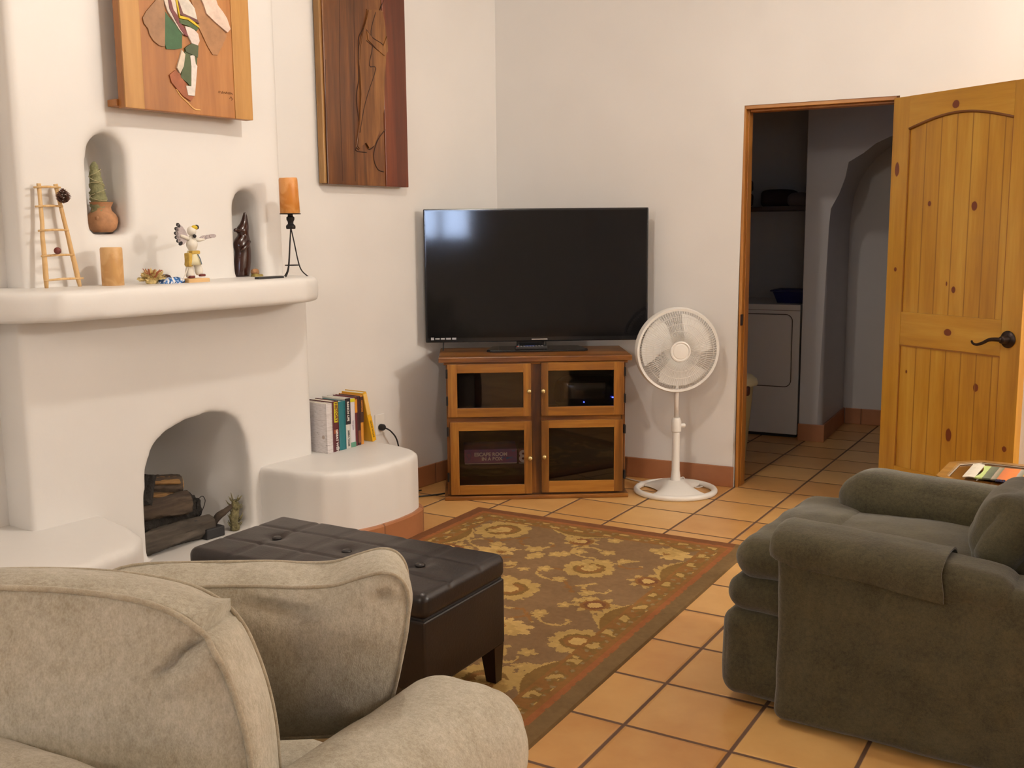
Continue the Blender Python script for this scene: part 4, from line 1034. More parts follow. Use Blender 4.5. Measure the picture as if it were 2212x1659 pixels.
obj('clamp_knob', kb, WP, fan, smooth=True, sharp=50)
obj('upper_pole', lathe(bmesh.new(),[(.012,.39),(.012,.70)],18), WP, fan, smooth=True)
HZ=.762; YAW=R(7); HM=Matrix.Translation((-.004,-.02,HZ))@Matrix.Rotation(YAW,4,'Z')@Matrix.Rotation(R(2),4,'X')
# local: -y is forward
mh=lathe(bmesh.new(),[(0,0),(.06,0),(.075,.02),(.075,.09),(.06,.13),(0,.14)],28); bmesh.ops.transform(mh,matrix=HM@Matrix.Translation((0,.04,0))@Matrix.Rotation(-PI/2,4,'X'),verts=mh.verts)
obj('motor_housing', mh, WP, fan, smooth=True, sharp=50)
nk=B(-.02,.02,.02,.09,-.10,-.03,.008); bmesh.ops.transform(nk,matrix=HM,verts=nk.verts); obj('tilt_neck', nk, WP, fan)
def grille(front):
    s=-1 if front else 1; bm=bmesh.new(); nw=96
    r0,r1=(.052,.212); 
    for k in range(nw):
        t=2*PI*k/nw; tw=.16 if front else 0
        pts=[]
        for f in (0,.3,.6,.85,1.0):
            r=r0+(r1-r0)*f; y=s*(.062-.018*f*f-.03*max(0,f-.8)/.2) ; tt=t+tw*f*f*0
            pts.append((r*math.cos(tt),y,r*math.sin(tt)))
        tube(bm,pts,.00135,4)
    for r,y in ((.105,.061),(.142,.057),(.178,.052)):
        tube(bm,[(r*math.cos(2*PI*k/48),s*y,r*math.sin(2*PI*k/48)) for k in range(48)],.0013,4,True)
    bmesh.ops.transform(bm,matrix=HM,verts=bm.verts); return bm
obj('front_grille', grille(True), WP, fan, smooth=True); obj('rear_grille', grille(False), WP, fan, smooth=True)
bm=bmesh.new(); prof=[(.204,-.022),(.217,-.026),(.223,-.012),(.223,.010),(.214,.014),(.206,.006)]
rings=[[(r*math.cos(2*PI*k/72),y,r*math.sin(2*PI*k/72)) for r,y in prof] for k in range(72)]
vs=[[bm.verts.new(p) for p in q] for q in rings]
for i in range(72):
    for j in range(6): bm.faces.new([vs[i][j],vs[i][(j+1)%6],vs[(i+1)%72][(j+1)%6],vs[(i+1)%72][j]])
bmesh.ops.transform(bm,matrix=HM,verts=bm.verts); obj('rim', bm, WP, fan, smooth=True, sharp=40)
hb=lathe(bmesh.new(),[(.036,.052),(.050,.052),(.055,.058),(.053,.066),(.047,.068),(.043,.062),(.040,.062),(.036,.066),(0,.069)],36); bmesh.ops.transform(hb,matrix=HM@Matrix.Rotation(PI/2,4,'X'),verts=hb.verts)
obj('hub_cap', hb, WP, fan, smooth=True, sharp=35)
M['blade']=plain('fan_blade',(.88,.87,.84,1),.4,trans=.0)
for b in range(3):
    bm=bmesh.new(); g2=[]
    for i in range(12):
        f=i/11; r=.035+.155*f; row=[]
        for j in range(9):
            w=(-1+2*j/8); span=R(20)+R(24)*math.sin(PI*min(1,f*1.1)*.62); t=R(b*120+25)+w*span+f*R(18)
            y=.012*w*(1-.3*f)*-1
            row.append(bm.verts.new((r*math.cos(t),y,r*math.sin(t))))
        g2.append(row)
    for i in range(11):
        for j in range(8): bm.faces.new([g2[i][j],g2[i+1][j],g2[i+1][j+1],g2[i][j+1]])
    ex=bmesh.ops.extrude_face_region(bm,geom=bm.faces[:])
    for v in [g for g in ex['geom'] if isinstance(g,bmesh.types.BMVert)]: v.co.y+=.003
    bmesh.ops.transform(bm,matrix=HM,verts=bm.verts)
    obj('blade', bm, M['blade'], fan, smooth=True, sharp=50)
bm=lathe(bmesh.new(),[(0,-.02),(.038,-.02),(.038,.02),(0,.02)],24); bmesh.ops.transform(bm,matrix=HM@Matrix.Rotation(PI/2,4,'X'),verts=bm.verts); obj('blade_hub', bm, WP, fan, smooth=True, sharp=40)
obj('power_cord', tube(bmesh.new(), smoothpath([(.03,.06,.06),(.06,.10,.055),(.075,.11,.02),(.09,.10,.005),(.14,.08,.005),(.16,.12,.005),(.0,.18,.005),(-.12,.20,.005),(-.18,.24,.005),(-.225,.30,.005)],6), .0035,6), WP, fan, smooth=True)

# ================================================================== RUG
M['rug']=vcol('rug_wool',.95,.5,.1,420)
rc_=Vector((1.045,4.371,0)); RZ=math.atan2(.7,-1.221)-PI  # x' from far-left to far-right
RZ=math.atan2(-.7,1.221); RWd,RL=1.408,2.30
rugc=Vector((-.176,5.071,0))
# local: x' 0..RWd to the right, y' 0..-RL towards the camera
def hexc(r,g,b): return srgb(r,g,b)[:3]
FIELD=hexc(130,102,72); GOLD=hexc(178,146,88); GOLD2=hexc(194,160,100); TAN=hexc(138,98,54); OLV=hexc(122,98,66); RUST=hexc(152,96,58); RB=hexc(122,80,52); BR=hexc(128,98,54); PALE=hexc(140,118,84)
rr=random.Random(11)
motifs=[]   # (x,y,kind,size,rot)
def M_(x,y,k,s,r=0): motifs.append((x,y,k,s,r))
# blossoms laid out in staggered rows
rowy=[-.30,-.62,-.98,-1.34,-1.70,-2.03]
for i,y in enumerate(rowy):
    xs=[.32,.72,1.10] if i%2==0 else [.26,.52,.90,1.18]
    for j,x in enumerate(xs):
        k='palm' if (i+j)%3==0 else ('rosette' if (i+j)%3==1 else 'fan')
        M_(x+rr.uniform(-.03,.03),y+rr.uniform(-.03,.03),k,.105+.03*rr.random() if k!='fan' else .13,rr.uniform(-.4,.4)+ (PI if j%2 else 0))
for _ in range(95):
    M_(rr.uniform(.20,1.21),rr.uniform(-2.1,-.2),'bud',.022+.016*rr.random(),rr.uniform(0,6.28))
vines=[]
for i,y in enumerate(rowy):
    for s in (1,-1):
        x0=.70+.0*s; vines.append((x0+s*.12,y-.10,.105+.02*rr.random(),s,rr.uniform(0,1)))
        vines.append((x0+s*.36,y-.20,.085,-s,rr.uniform(0,1)))
segs=[]
for (x,y,r,s,ph) in vines:
    pts=[]
    for k in range(26):
        t=ph+k/25*4.6*s; q=r*(.35+.65*k/25)
        pts.append((x+q*math.cos(t),y+q*.8*math.sin(t)))
    pts.append((pts[-1][0]+s*.09,pts[-1][1]-.10)); segs.append(pts)
def motifcol(px,py):
    best=None
    for (x,y,k,s,r) in motifs:
        dx,dy=px-x,py-y
        if abs(dx)>s*1.7 or abs(dy)>s*1.7: continue
        d=math.hypot(dx,dy); t=math.atan2(dy,dx)+r
        if k=='palm':
            e=s*(.80+.28*abs(math.cos(t*5.5))**.5*(.6+.4*abs(math.sin(t))))
            if d<e:
                if d<s*.30: best=GOLD2
                elif d<s*.48: best=TAN
                elif d<s*.62: best=BR
                else: best=GOLD
        elif k=='rosette':
            e=s*(.62+.16*math.cos(t*8))
            if d<e: best=GOLD2 if d<s*.24 else (RB if d<s*.36 else (TAN if d<s*.5 else GOLD))
        elif k=='fan':
            tt=(t+PI)%(2*PI)-PI; c=math.cos(tt)
            e=s*(.95 if c>-.2 else .35)*(.72+.30*abs(math.sin(t*6)))
            ee=math.hypot(dx/1.25,dy/.7)
            if ee<e*.9: best=GOLD2 if ee>e*.45 else (GOLD if ee>e*.22 else TAN)
        elif k=='bud':
            e=s*(.6+.45*abs(math.cos(t*2.5)))
            if d<e: best=GOLD if d>s*.3 else GOLD2
    return best
grid={}
for pts in segs:
    for a_,b_ in zip(pts,pts[1:]):
        n_=max(1,int(math.hypot(b_[0]-a_[0],b_[1]-a_[1])/.003))
        for i in range(n_+1):
            u=a_[0]+(b_[0]-a_[0])*i/n_; v=a_[1]+(b_[1]-a_[1])*i/n_
            for du in (-1,0,1):
                for dv in (-1,0,1): 
                    if abs(du)+abs(dv)<2: grid[(int(u/.005)+du,int(v/.005)+dv)]=1
def rugcolor(x,y):
    w=.006*noise.noise(Vector((x*40,y*40,0)))
    d=min(x,RWd-x,-y,RL+y)+w*.4
    if d<.062: c=OLV if (x>RWd-.07 or y<-RL+.07) else RB
    elif d<.084: c=RUST
    elif d<.105: c=TAN
    elif d<.165:
        q=math.sin(x*46)*math.sin(y*46)
        q2=math.sin(x*95+1)*math.sin(y*95)
        q+=1.1*noise.noise(Vector((x*38,y*38,2))); q2+=.8*noise.noise(Vector((x*50,y*50,6)))
        c=GOLD if q>.55 else (PALE if q2>.75 else (TAN if q<-.2 else BR))
    elif d<.178: c=TAN
    else:
        wx=x+w*1.1+.007*noise.noise(Vector((x*95,y*95,1))); wy=y+.006*noise.noise(Vector((y*40,x*40,4)))+.006*noise.noise(Vector((x*100,y*100,8)))
        c=FIELD
        if (int(wx/.005),int(wy/.005)) in grid: c=GOLD if noise.noise(Vector((x*6,y*6,9)))>-.1 else TAN
        m=motifcol(wx,wy)
        if m: c=m
        if d<.30:  # palmettes running in from the border
            t=math.sin((x if min(-y,RL+y)<min(x,RWd-x) else y)*11+.6)
            if d-.178<.085*max(0,t)*(.75+.3*abs(math.sin((x+y)*70))): c=GOLD if (d-.178)>.05*t else BR
    k=.90+.20*(noise.noise(Vector((x*60,y*60,3)))*.5+.5)+.10*noise.noise(Vector((x*5,y*5,7)))
    return (c[0]*k,c[1]*k,c[2]*k,1)
NX,NY=282,460
bm=bmesh.new(); cl=bm.loops.layers.float_color.new('Col'); gv_=[]
for j in range(NY+1):
    row=[]
    for i in range(NX+1):
        x=RWd*i/NX; y=-RL*j/NY; d=min(x,RWd-x,-y,RL+y)
        z=.010*min(1,(d/.006)) if d<.006 else .010
        row.append(bm.verts.new((x,y,z)))
    gv_.append(row)
cv=[[rugcolor(RWd*(i+.5)/NX,-RL*(j+.5)/NY) for i in range(NX)] for j in range(NY)]
for j in range(NY):
    for i in range(NX):
        f=bm.faces.new([gv_[j][i],gv_[j+1][i],gv_[j+1][i+1],gv_[j][i+1]])
        for l in f.loops: l[cl]=cv[j][i]
me=bpy.data.meshes.new('rug'); bm.to_mesh(me); bm.free(); me.materials.append(M['rug'])
me.color_attributes.active_color_index=0; me.color_attributes.render_color_index=0
ro=thing('area_rug','brown and gold floral area rug with a rust border, on the tiles before the television','rug',rugc,RZ)
rp=bpy.data.objects.new('pile',me); COL.objects.link(rp); rp.parent=ro
obj('backing', B(.003,RWd-.003,-RL+.003,-.003,0,.004), plain('rug_backing',srgb(84,58,36),.9), ro)

# ================================================================== OTTOMAN
OTZ=math.atan2(-.507,.862)
ot_=thing('storage_ottoman','dark brown leather storage ottoman with buttoned lid and tapered legs','ottoman',(-.521,3.078,0),OTZ)
# local centre; half length .455, half width .235
HL,HW=.452,.216
def lidfn(p):
    return p
bm=bmesh.new()
g=40; 
def lz(x,y):
    z=.0
    for k in (-.30,-.10,.10,.30):
        d=abs(x-k*HL*2/.92*.92); z-=.0035*math.exp(-(d/.006)**2)
    for k in (-.08,.08):
        d=abs(y-k); z-=.0035*math.exp(-(d/.006)**2)
    for bx in (-.275,0.01,.285):
        for by in (0,):
            d=math.hypot(x-bx,y-by); z-=.012*math.exp(-(d/.03)**2)
    return z
def lid_f(p):
    if p.z>.0: p.z += lz(p.x,p.y)*min(1,p.z/.03) + .0015*noise.noise(Vector((p.x*14,p.y*14,1)))
    return p
lidb=softbox(bmesh.new(),(HL,HW,.038),.026,(0,0,.006),n=70,fn=lid_f,M=Matrix.Translation((0,0,.376)))
lid=obj('lid', lidb, M['leather'], ot_, smooth=True)
for bx in (-.275,0.01,.285):
    obj('button', lathe(bmesh.new(),[(0,0),(.013,0),(.016,.004),(.012,.009),(0,.010)],20,(bx,0,.408)), M['leather'], lid, smooth=True)
obj('body', box(bmesh.new(),-HL+.005,HL-.005,-HW+.005,HW-.005,.13,.336,.008,3), M['leather'], ot_)
obj('lid_seam', box(bmesh.new(),-HL+.012,HL-.012,-HW+.012,HW-.012,.334,.342), M['black_matte'], ot_)
for sx in (-1,1):
    for sy in (-1,1):
        x,y=sx*(HL-.035),sy*(HW-.035)
        bm=bmesh.new(); a=[bm.verts.new((x+sx*.004+dx*.017,y+sy*.004+dy*.017,.011)) for dx,dy in((-1,-1),(1,-1),(1,1),(-1,1))]; b=[bm.verts.new((x+dx*.027,y+dy*.027,.13)) for dx,dy in((-1,-1),(1,-1),(1,1),(-1,1))]
        bm.faces.new(a);bm.faces.new(b)
        for k in range(4): bm.faces.new([a[k],a[(k+1)%4],b[(k+1)%4],b[k]])
        obj('leg', bm, M['leg_wood'], ot_)

# ================================================================== SOFA
SZ=R(-28); SO=Vector((-.09,1.715,0))
sofa=thing('sofa','beige chenille sofa in the foreground seen from behind, with rolled arm','sofa',SO,SZ)
SM=M['sofa']
# rolled arm along local y
def arm_fn(p):
    return p
armm=softbox(bmesh.new(),(.140,.50,.12),.118,(0,.035,.015),.008,6,2,44,Matrix.Translation((-.038,-.36,.460)))
obj('arm', armm, SM, sofa, smooth=True)
obj('arm_panel', softbox(bmesh.new(),(.105,.47,.22),.04,n=20,M=Matrix.Translation((-.035,-.37,.25))), SM, sofa, smooth=True)
obj('backrest', softbox(bmesh.new(),(1.02,.12,.34),.10,(0,.0,.02),.008,5,3,40,Matrix.Translation((-.93,-.70,.375))), SM, sofa, smooth=True)
obj('seat_base', softbox(bmesh.new(),(.90,.40,.09),.05,n=20,M=Matrix.Translation((-.98,-.28,.15))), SM, sofa, smooth=True)
obj('seat_cushion', softbox(bmesh.new(),(.42,.36,.075),.06,(0,.02,.02),.006,5,5,24,Matrix.Translation((-.575,-.24,.285))), SM, sofa, smooth=True)
obj('seat_cushion', softbox(bmesh.new(),(.42,.36,.075),.06,(0,.02,.02),.006,5,6,24,Matrix.Translation((-1.425,-.24,.285))), SM, sofa, smooth=True)
obj('far_arm', softbox(bmesh.new(),(.150,.50,.30),.12,n=24,M=Matrix.Translation((-1.98,-.36,.33))), SM, sofa, smooth=True)
for x in (-1.95,-.03):
    for y in (-.80,.08): obj('foot', lathe(bmesh.new(),[(.02,0),(.028,.06)],12,(x,y,0)), M['leg_wood'], sofa)

def pillow(name, label, MM, outline, T, bulge, seed, fn=None, wr=.0042, band=.012):
    """boxed cushion from its outline (x,z); y is thickness; a welt runs round both faces"""
    root = thing(name,label,'cushion',MM.to_translation(),0); root.rotation_euler = MM.to_euler()
    C = smoothpath([(x,0,z) for x,z in outline],4,True); n=len(C)
    cx=sum(p.x for p in C)/n; cz=sum(p.z for p in C)/n
    def nz(p,k=1):
        return .004*noise.noise(Vector((p.x*8+seed,p.y*8,p.z*8)))+.0016*noise.noise(Vector((p.x*30,p.y*30+seed,p.z*30)))
    def S(i,s_,side):
        c=C[i%n]; x=cx+(c.x-cx)*s_; z=cz+(c.z-cz)*s_
        y=side*(T/2+bulge*(1-s_**2.6))
        p=Vector((x,y,z)); p.y+=nz(p)*(1.2-s_*.8)*side
        return fn(p,side) if fn else p
    def Bd(i,v):      # band between the faces, v -1..1
        c=C[i%n]; d=Vector((c.x-cx,0,c.z-cz)).normalized(); p=Vector((c.x,v*T/2,c.z))+d*band*(1-v*v)
        q=p.copy(); p+=d*(.004*noise.noise(Vector((q.x*18,q.y*10,q.z*18+seed))))*(1-v*v)
        return fn(p,0) if fn else p
    bm=bmesh.new(); rows=[]
    SS=[0.02,.1,.2,.3,.4,.5,.6,.68,.76,.83,.89,.94,.975,1.0]
    for s_ in SS: rows.append([S(i,s_,-1) for i in range(n)])
    for k in range(1,8): rows.append([Bd(i,-1+2*k/8) for i in range(n)])
    for s_ in reversed(SS): rows.append([S(i,s_,1) for i in range(n)])
    V=[[bm.verts.new(p) for p in r] for r in rows]
    for a_,b_ in zip(V,V[1:]):
        for i in range(n): bm.faces.new([a_[i],a_[(i+1)%n],b_[(i+1)%n],b_[i]])
    bm.faces.new(V[0]); bm.faces.new(V[-1])
    obj('cover', bm, SM, root, smooth=True)
    for side in (-1,1):
        obj('welt', tube(bmesh.new(), [S(i,1.0,side)+Vector((0,side*.001,0)) for i in range(n)], wr, 8, True), M['piping'], root, smooth=True)
    return root
def cushM(x,y,z,yaw,lean,rollv=0):
    return Matrix.Translation((x,y,z)) @ Matrix.Rotation(yaw,4,'Z') @ Matrix.Rotation(lean,4,'X') @ Matrix.Rotation(rollv,4,'Y')
o1=[(0,.25),(.12,.245),(.225,.228),(.285,.20),(.318,.165),(.340,.115),(.356,.06),(.366,.0),(.370,-.08),(.365,-.16),(.34,-.21),(.30,-.235),(.15,-.245)]
o1=o1+[(-x,z) for x,z in reversed(o1[1:])]+[]
o1.insert(13,(0,-.25))
def gcrease(p,px,pz,qx,qz,w,depth,axis='y',sg=1):
    dx,dz=qx-px,qz-pz; L=math.hypot(dx,dz); u=((p.x-px)*dx+(p.z-pz)*dz)/L/L; v=((p.x-px)*dz-(p.z-pz)*dx)/L
    if -.1<u<1.1: return depth*math.exp(-(v/w)**2)*max(0,1-(2*u-1)**2)
    return 0
def fn1(p,side):
    if side==-1:
        p.y += gcrease(p,.315,.185,.235,.115,.007,.026) - gcrease(p,.33,.165,.26,.10,.014,.012)
        p.y += gcrease(p,.20,.22,.19,.10,.02,.006)
    if side==0 and p.x>.2 and p.z>.1:
        g_=gcrease(p,.27,.215,.33,.16,.012,.0); 
        k=math.exp(-((p.x-p.z-.125)/.012)**2); p.x-=.014*k; p.z-=.014*k
        k=math.exp(-((p.x-p.z-.105)/.016)**2); p.x+=.010*k; p.z+=.012*k
    p.z -= .10*(p.y+.08)*max(0,p.z) ; p.z -= max(0,p.y+.03)*.10
    return p
pillow('back_cushion','large beige sofa cushion with a raised welt, nearest in the lower left foreground',cushM(-.735,1.425,.648,R(0),R(-4),R(0)),o1,.15,.045,3,fn1,.0046)
o2=[(-.26,.085),(-.20,.112),(-.08,.120),(.03,.124),(.10,.122),(.155,.126),(.20,.142),(.235,.152),(.262,.147),(.280,.125),(.287,.09),(.285,.04),(.278,-.02),(.270,-.075),(.258,-.135),(.235,-.165),(.10,-.175),(-.10,-.175),(-.24,-.16),(-.275,-.09),(-.285,0),(-.28,.06)]
def fn2(p,side):
    if side==-1:
        p.y += gcrease(p,-.02,.105,.14,.075,.012,.016) - gcrease(p,-.02,.12,.16,.098,.012,.006)
        p.y += gcrease(p,.225,.125,.262,.09,.006,.014)
        p.y += .008*noise.noise(Vector((p.x*3,p.z*16,1)))
    if side==0: p.z+=.004*math.sin(p.x*38)*(1 if p.z>0 else 0)
    return p
pillow('back_cushion','beige sofa cushion standing behind the nearest one, leaning by the rolled arm',cushM(-.482,1.765,.668,R(7),R(7),R(4)),o2,.095,.040,7,fn2,.0036,.006)

# ================================================================== RECLINER (olive)
RQ=Vector((.723,2.751,0)); RRZ=math.atan2(-.565,.825)
rec=thing('recliner','olive green chenille recliner armchair at the right, side towards the camera','armchair',RQ,RRZ)
GM=M['recliner']
CWd=.77   # chair width (y')
def arm(y0,y1,x0,x1,z0,z1,nm,seed,rad,M4=None,mat=GM,n=30,bul=(0,.0,.012),tilt=0,nzz=.005,label=None):
    h=((x1-x0)/2,(y1-y0)/2,(z1-z0)/2)
    T=Matrix.Translation(((x0+x1)/2,(y0+y1)/2,(z0+z1)/2))
    if tilt: T=Matrix.Translation((x0,(y0+y1)/2,(z0+z1)/2))@Matrix.Rotation(tilt,4,'Y')@Matrix.Translation(((x1-x0)/2,0,0))
    return obj(nm, softbox(bmesh.new(),h,rad,bul,nzz,7,seed,n,T), mat, rec, smooth=True, label=label)
arm(.0,.17,.0,1.0,.012,.50,'side_panel',1,.03,n=34,bul=(.0,.012,0))
arm(-.012,.170,.0,.60,.448,.552,'armrest',2,.05,n=34,tilt=R(2.6))
def armcover():
    bm=bmesh.new(); prof=[(-.020,.484),(-.027,.505),(-.022,.535),(.006,.558),(.05,.570),(.10,.572),(.145,.565),(.176,.540),(.184,.505)]
    pr=smoothpath([(a_,b_,0) for a_,b_ in prof],5); rows=[]
    xs=[-.016,-.013,-.006,.004,.03,.07,.12,.17,.22,.27,.32,.37,.40,.425,.432]
    for i,x in enumerate(xs):
        fr = max(0,(.01-x)/.04)**1.6
        row=[]
        for k_,p in enumerate(pr):
            y,z=p.x,p.y
            cyc,czc=.08,.50; s_=1-.30*fr
            w=.0035*noise.noise(Vector((x*9,y*14,z*14)))+.002*noise.noise(Vector((x*25,y*30,2)))
            low=max(0,(.54-z)/.06)
            row.append(bm.verts.new((x+.010*math.sin(low*2)*(1 if x>.35 else 0), cyc+(y-cyc)*s_+w-.010*low*x*2, czc+(z-czc)*s_ - (.040+.05*low)*x +w)))
        rows.append(row)
    for a_,b_ in zip(rows,rows[1:]):
        for i in range(len(a_)-1): bm.faces.new([a_[i],a_[i+1],b_[i+1],b_[i]])
    bm.faces.new(rows[0])
    ex=bmesh.ops.extrude_face_region(bm,geom=bm.faces[:])
    for v in [g for g in ex['geom'] if isinstance(g,bmesh.types.BMVert)]:
        d=Vector((0,v.co.y-.08,v.co.z-.48)); d.normalize(); v.co-=d*.006
    return bm
obj('arm_cover', armcover(), GM, rec, smooth=True, sharp=60, label='loose matching cover over the near armrest')
arm(CWd-.18,CWd-.01,.05,1.0,.03,.50,'side_panel',3,.03)
arm(CWd-.215,CWd+.0,-.012,.95,.415,.615,'armrest',4,.096,n=36,bul=(.012,0,.008),tilt=R(2.8))
arm(.15,CWd-.16,-.02,.50,.36,.490,'seat_cushion',5,.05,n=34,bul=(.02,.0,.018))
arm(.045,CWd-.06,-.150,.10,.385,.492,'seat_front_pad',8,.056,n=34,bul=(.012,0,.012),nzz=.009)
arm(.045,CWd-.06,-.170,.03,.284,.392,'middle_pad',6,.052,n=30,bul=(.012,.0,.006),nzz=.006)
arm(.05,CWd-.065,-.178,.03,.022,.290,'footrest',7,.045,n=30,bul=(.045,.0,.0))
Mb=Matrix.Translation((.80,CWd/2,.68))@Matrix.Rotation(R(16),4,'Y')
obj('backrest', softbox(bmesh.new(),(.12,.30,.42),.10,(.03,.0,.02),.008,6,9,34,Mb), GM, rec, smooth=True)
obj('lumbar_pillow', softbox(bmesh.new(),(.08,.20,.12),.075,(.03,.01,.0),.012,8,10,30,Matrix.Translation((.545,CWd/2-.01,.565))@Matrix.Rotation(R(32),4,'Y')), GM, rec, smooth=True)
for x in (.08,.9):
    for y in (.1,CWd-.1): obj('foot', lathe(bmesh.new(),[(.022,0),(.025,.03)],12,(x,y,0)), M['black_matte'], rec)
arm(.10,CWd-.10,.03,.96,.03,.36,'base_frame',11,.03,n=10,bul=(0,0,0))

# ================================================================== END TABLE and RUNNER
TZ=R(-33); TC=Vector((1.760,3.335,0))
tb=thing('end_table','octagonal wooden end table with a dark glossy inset top behind the armchair','table',TC,TZ)
M['tablewood']=wood('table_oak', srgb(120,84,40), srgb(158,116,58), srgb(186,146,84),'x',1,.3,coat=.3)
M['tabletop']=wood('dark_inset', srgb(74,44,18), srgb(104,66,26), srgb(128,84,36),'x',.8,.12,coat=.6)
hx_,hy_,cc=.32,.205,.085
octo=lambda e: [(-hx_+e,-hy_+cc+e*.4),(-hx_+cc+e*.4,-hy_+e),(hx_-cc-e*.4,-hy_+e),(hx_-e,-hy_+cc+e*.4),(hx_-e,hy_-cc-e*.4),(hx_-cc-e*.4,hy_-e),(-hx_+cc+e*.4,hy_-e),(-hx_+e,hy_-cc-e*.4)]
bm=bmesh.new(); o1,o2=octo(0),octo(.034)
for z0,z1 in ((.520,.552),):
    a=[bm.verts.new((x,y,z0)) for x,y in o1]; b=[bm.verts.new((x,y,z1)) for x,y in o1]; c=[bm.verts.new((x,y,z1)) for x,y in o2]; d=[bm.verts.new((x,y,z0)) for x,y in o2]
    for p,q in ((a,b),(b,c),(c,d),(d,a)):
        for k in range(8): bm.faces.new([p[k],p[(k+1)%8],q[(k+1)%8],q[k]])
obj('rim', bm, M['tablewood'], tb)
obj('inset_top', prism(bmesh.new(), octo(.033), .528,.546), M['tabletop'], tb)
bm=bmesh.new(); i1,i2=octo(.030),octo(.038)
a=[bm.verts.new((x,y,.5525)) for x,y in i1]; b=[bm.verts.new((x,y,.5475)) for x,y in i2]
for k in range(8): bm.faces.new([a[k],a[(k+1)%8],b[(k+1)%8],b[k]])
obj('bevel_strip', bm, plain('polished_edge',(.35,.28,.2,1),.12,.3), tb)
obj('apron', prism(bmesh.new(), octo(.05), .46,.521), M['tablewood'], tb)
for x in (-.2,.2):
    for y in (-.12,.12): obj('leg', lathe(bmesh.new(),[(.018,0),(.024,.1),(.028,.46)],16,(x,y,0)), M['tablewood'], tb, smooth=True)
rn=thing('table_runner','green and orange striped woven runner with white fringe on the end table','runner',TC+Vector((0,0,.552)),TZ)
RNM=[]
m,nt,p=newmat('striped_weave'); v=coords(nt); sep=N(nt,'ShaderNodeSeparateXYZ'); nt.links.new(v,sep.inputs[0])
xx=MATH(nt,'ADD',sep.outputs[0],MATH(nt,'MULTIPLY',MATH(nt,'SUBTRACT',noisetex(nt,v,40,2),.5),.004))
f=MATH(nt,'DIVIDE',MATH(nt,'ADD',xx,.26),.52)
G1=srgb(188,206,132); DK=srgb(112,118,92); OR=srgb(222,126,62); OR2=srgb(224,146,70); TN=srgb(176,146,84)
st=[(0,G1),(.155,G1),(.156,DK),(.205,srgb(86,92,76)),(.206,srgb(168,150,132)),(.235,DK),(.236,srgb(190,110,66)),(.30,OR),(.335,OR),(.336,srgb(168,160,150)),(.37,DK),(.371,OR2),(.44,OR2),(.455,TN),(.485,TN),(.486,DK),(.50,srgb(96,84,74)),(.515,srgb(150,160,130)),(.56,DK),(.565,G1),(1,G1)]
nt.links.new(ramp(nt,f,st),p.inputs['Base Color']); p.inputs['Roughness'].default_value=.9; bump(nt,p,noisetex(nt,v,300,2),.4,.003)
bm=bmesh.new(); gx=[]
for i in range(40):
    x=-.205+.47*i/39; row=[]
    for j in range(14):
        y=-.105+.20*j/13; zz=.004+.003*abs(noise.noise(Vector((x*14,y*14,0))))
        row.append(bm.verts.new((x+.012*math.sin(j/13*PI),y,zz)))
    gx.append(row)
for i in range(39):
    for j in range(13): bm.faces.new([gx[i][j],gx[i+1][j],gx[i+1][j+1],gx[i][j+1]])
ex=bmesh.ops.extrude_face_region(bm,geom=bm.faces[:])
for v_ in [g for g in ex['geom'] if isinstance(g,bmesh.types.BMVert)]: v_.co.z=.0008
obj('cloth', bm, m, rn, smooth=True, sharp=50)
bm=bmesh.new(); q=random.Random(4)
for i in range(60):
    y=-.106+.203*i/59; tube(bm,[(-.202,y,.005),(-.22,y+q.uniform(-.003,.003),.006),(-.238,y+q.uniform(-.007,.007),.003)],.0026,5)
obj('fringe', bm, plain('white_fringe',srgb(226,220,206),.9), rn, label='white fringe')
bm=bmesh.new()
for x0 in (-.165,-.085,.0,.03):
    for i in range(7): tube(bm,[(x0+i*.004+.03,-.103,.005),(x0+i*.004+.03+q.uniform(-.003,.003),-.114,.005),(x0+i*.004+.03,-.122,.002)],.002,5)
obj('side_tassels', bm, plain('navy_threads',srgb(34,32,60),.9), rn, label='dark blue side threads')

# ================================================================== DOOR
DRm=M
dz_=math.atan2(-.892,.452)
KN=[(.36,1.925,.018,.017),(.037,1.655,.013,.032),(.232,1.488,.009,.012),(.481,1.471,.014,.020),(.392,1.094,.011,.014),(.379,.897,.020,.015),(.053,1.178,.008,.010),(.541,.659,.013,.018),(.407,.418,.015,.028),(.712,.408,.011,.012),(.142,.686,.005,.008),(.735,1.83,.010,.022),(.352,1.12,.004,.010)]
PCOL=(srgb(158,108,30), srgb(186,136,42), srgb(202,158,62))
KC=srgb(110,50,20)
M['pine_v']=wood('knotty_pine_boards',*PCOL,'z',.75,.3,knots=KN,grooves=(.195,.282,.368,.452,.536,.618),gk=.0024,coat=.15,groovecol=srgb(138,92,30),knotcol=KC)
M['pine_s']=wood('knotty_pine_stile',*PCOL,'z',.7,.3,knots=[k for k in KN if k[0]<.1 or k[0]>.66],coat=.15,knotcol=KC)
M['pine_x']=wood('knotty_pine_rail',*PCOL,'x',.7,.3,knots=[k for k in KN if k[0] in(.36,.379)],coat=.15,knotcol=KC)
door=thing('door_1',None,None,(1.845,5.11,0),dz_); door['kind']='structure'
TH=.038; ZB0,ZT=.012,1.992
obj('boards', B(.09,.67,.008,TH-.008,.2,1.9), M['pine_v'], door)
obj('stile', B(0,.098,0,TH,ZB0,ZT,.0015), M['pine_s'], door); obj('stile', B(.662,.76,0,TH,ZB0,ZT,.0015), M['pine_s'], door)
obj('rail', box(bmesh.new(),.098,.662,0,TH,.815,.975,.004), M['pine_x'], door)
obj('rail', box(bmesh.new(),.098,.662,0,TH,ZB0,.212,.004), M['pine_x'], door)
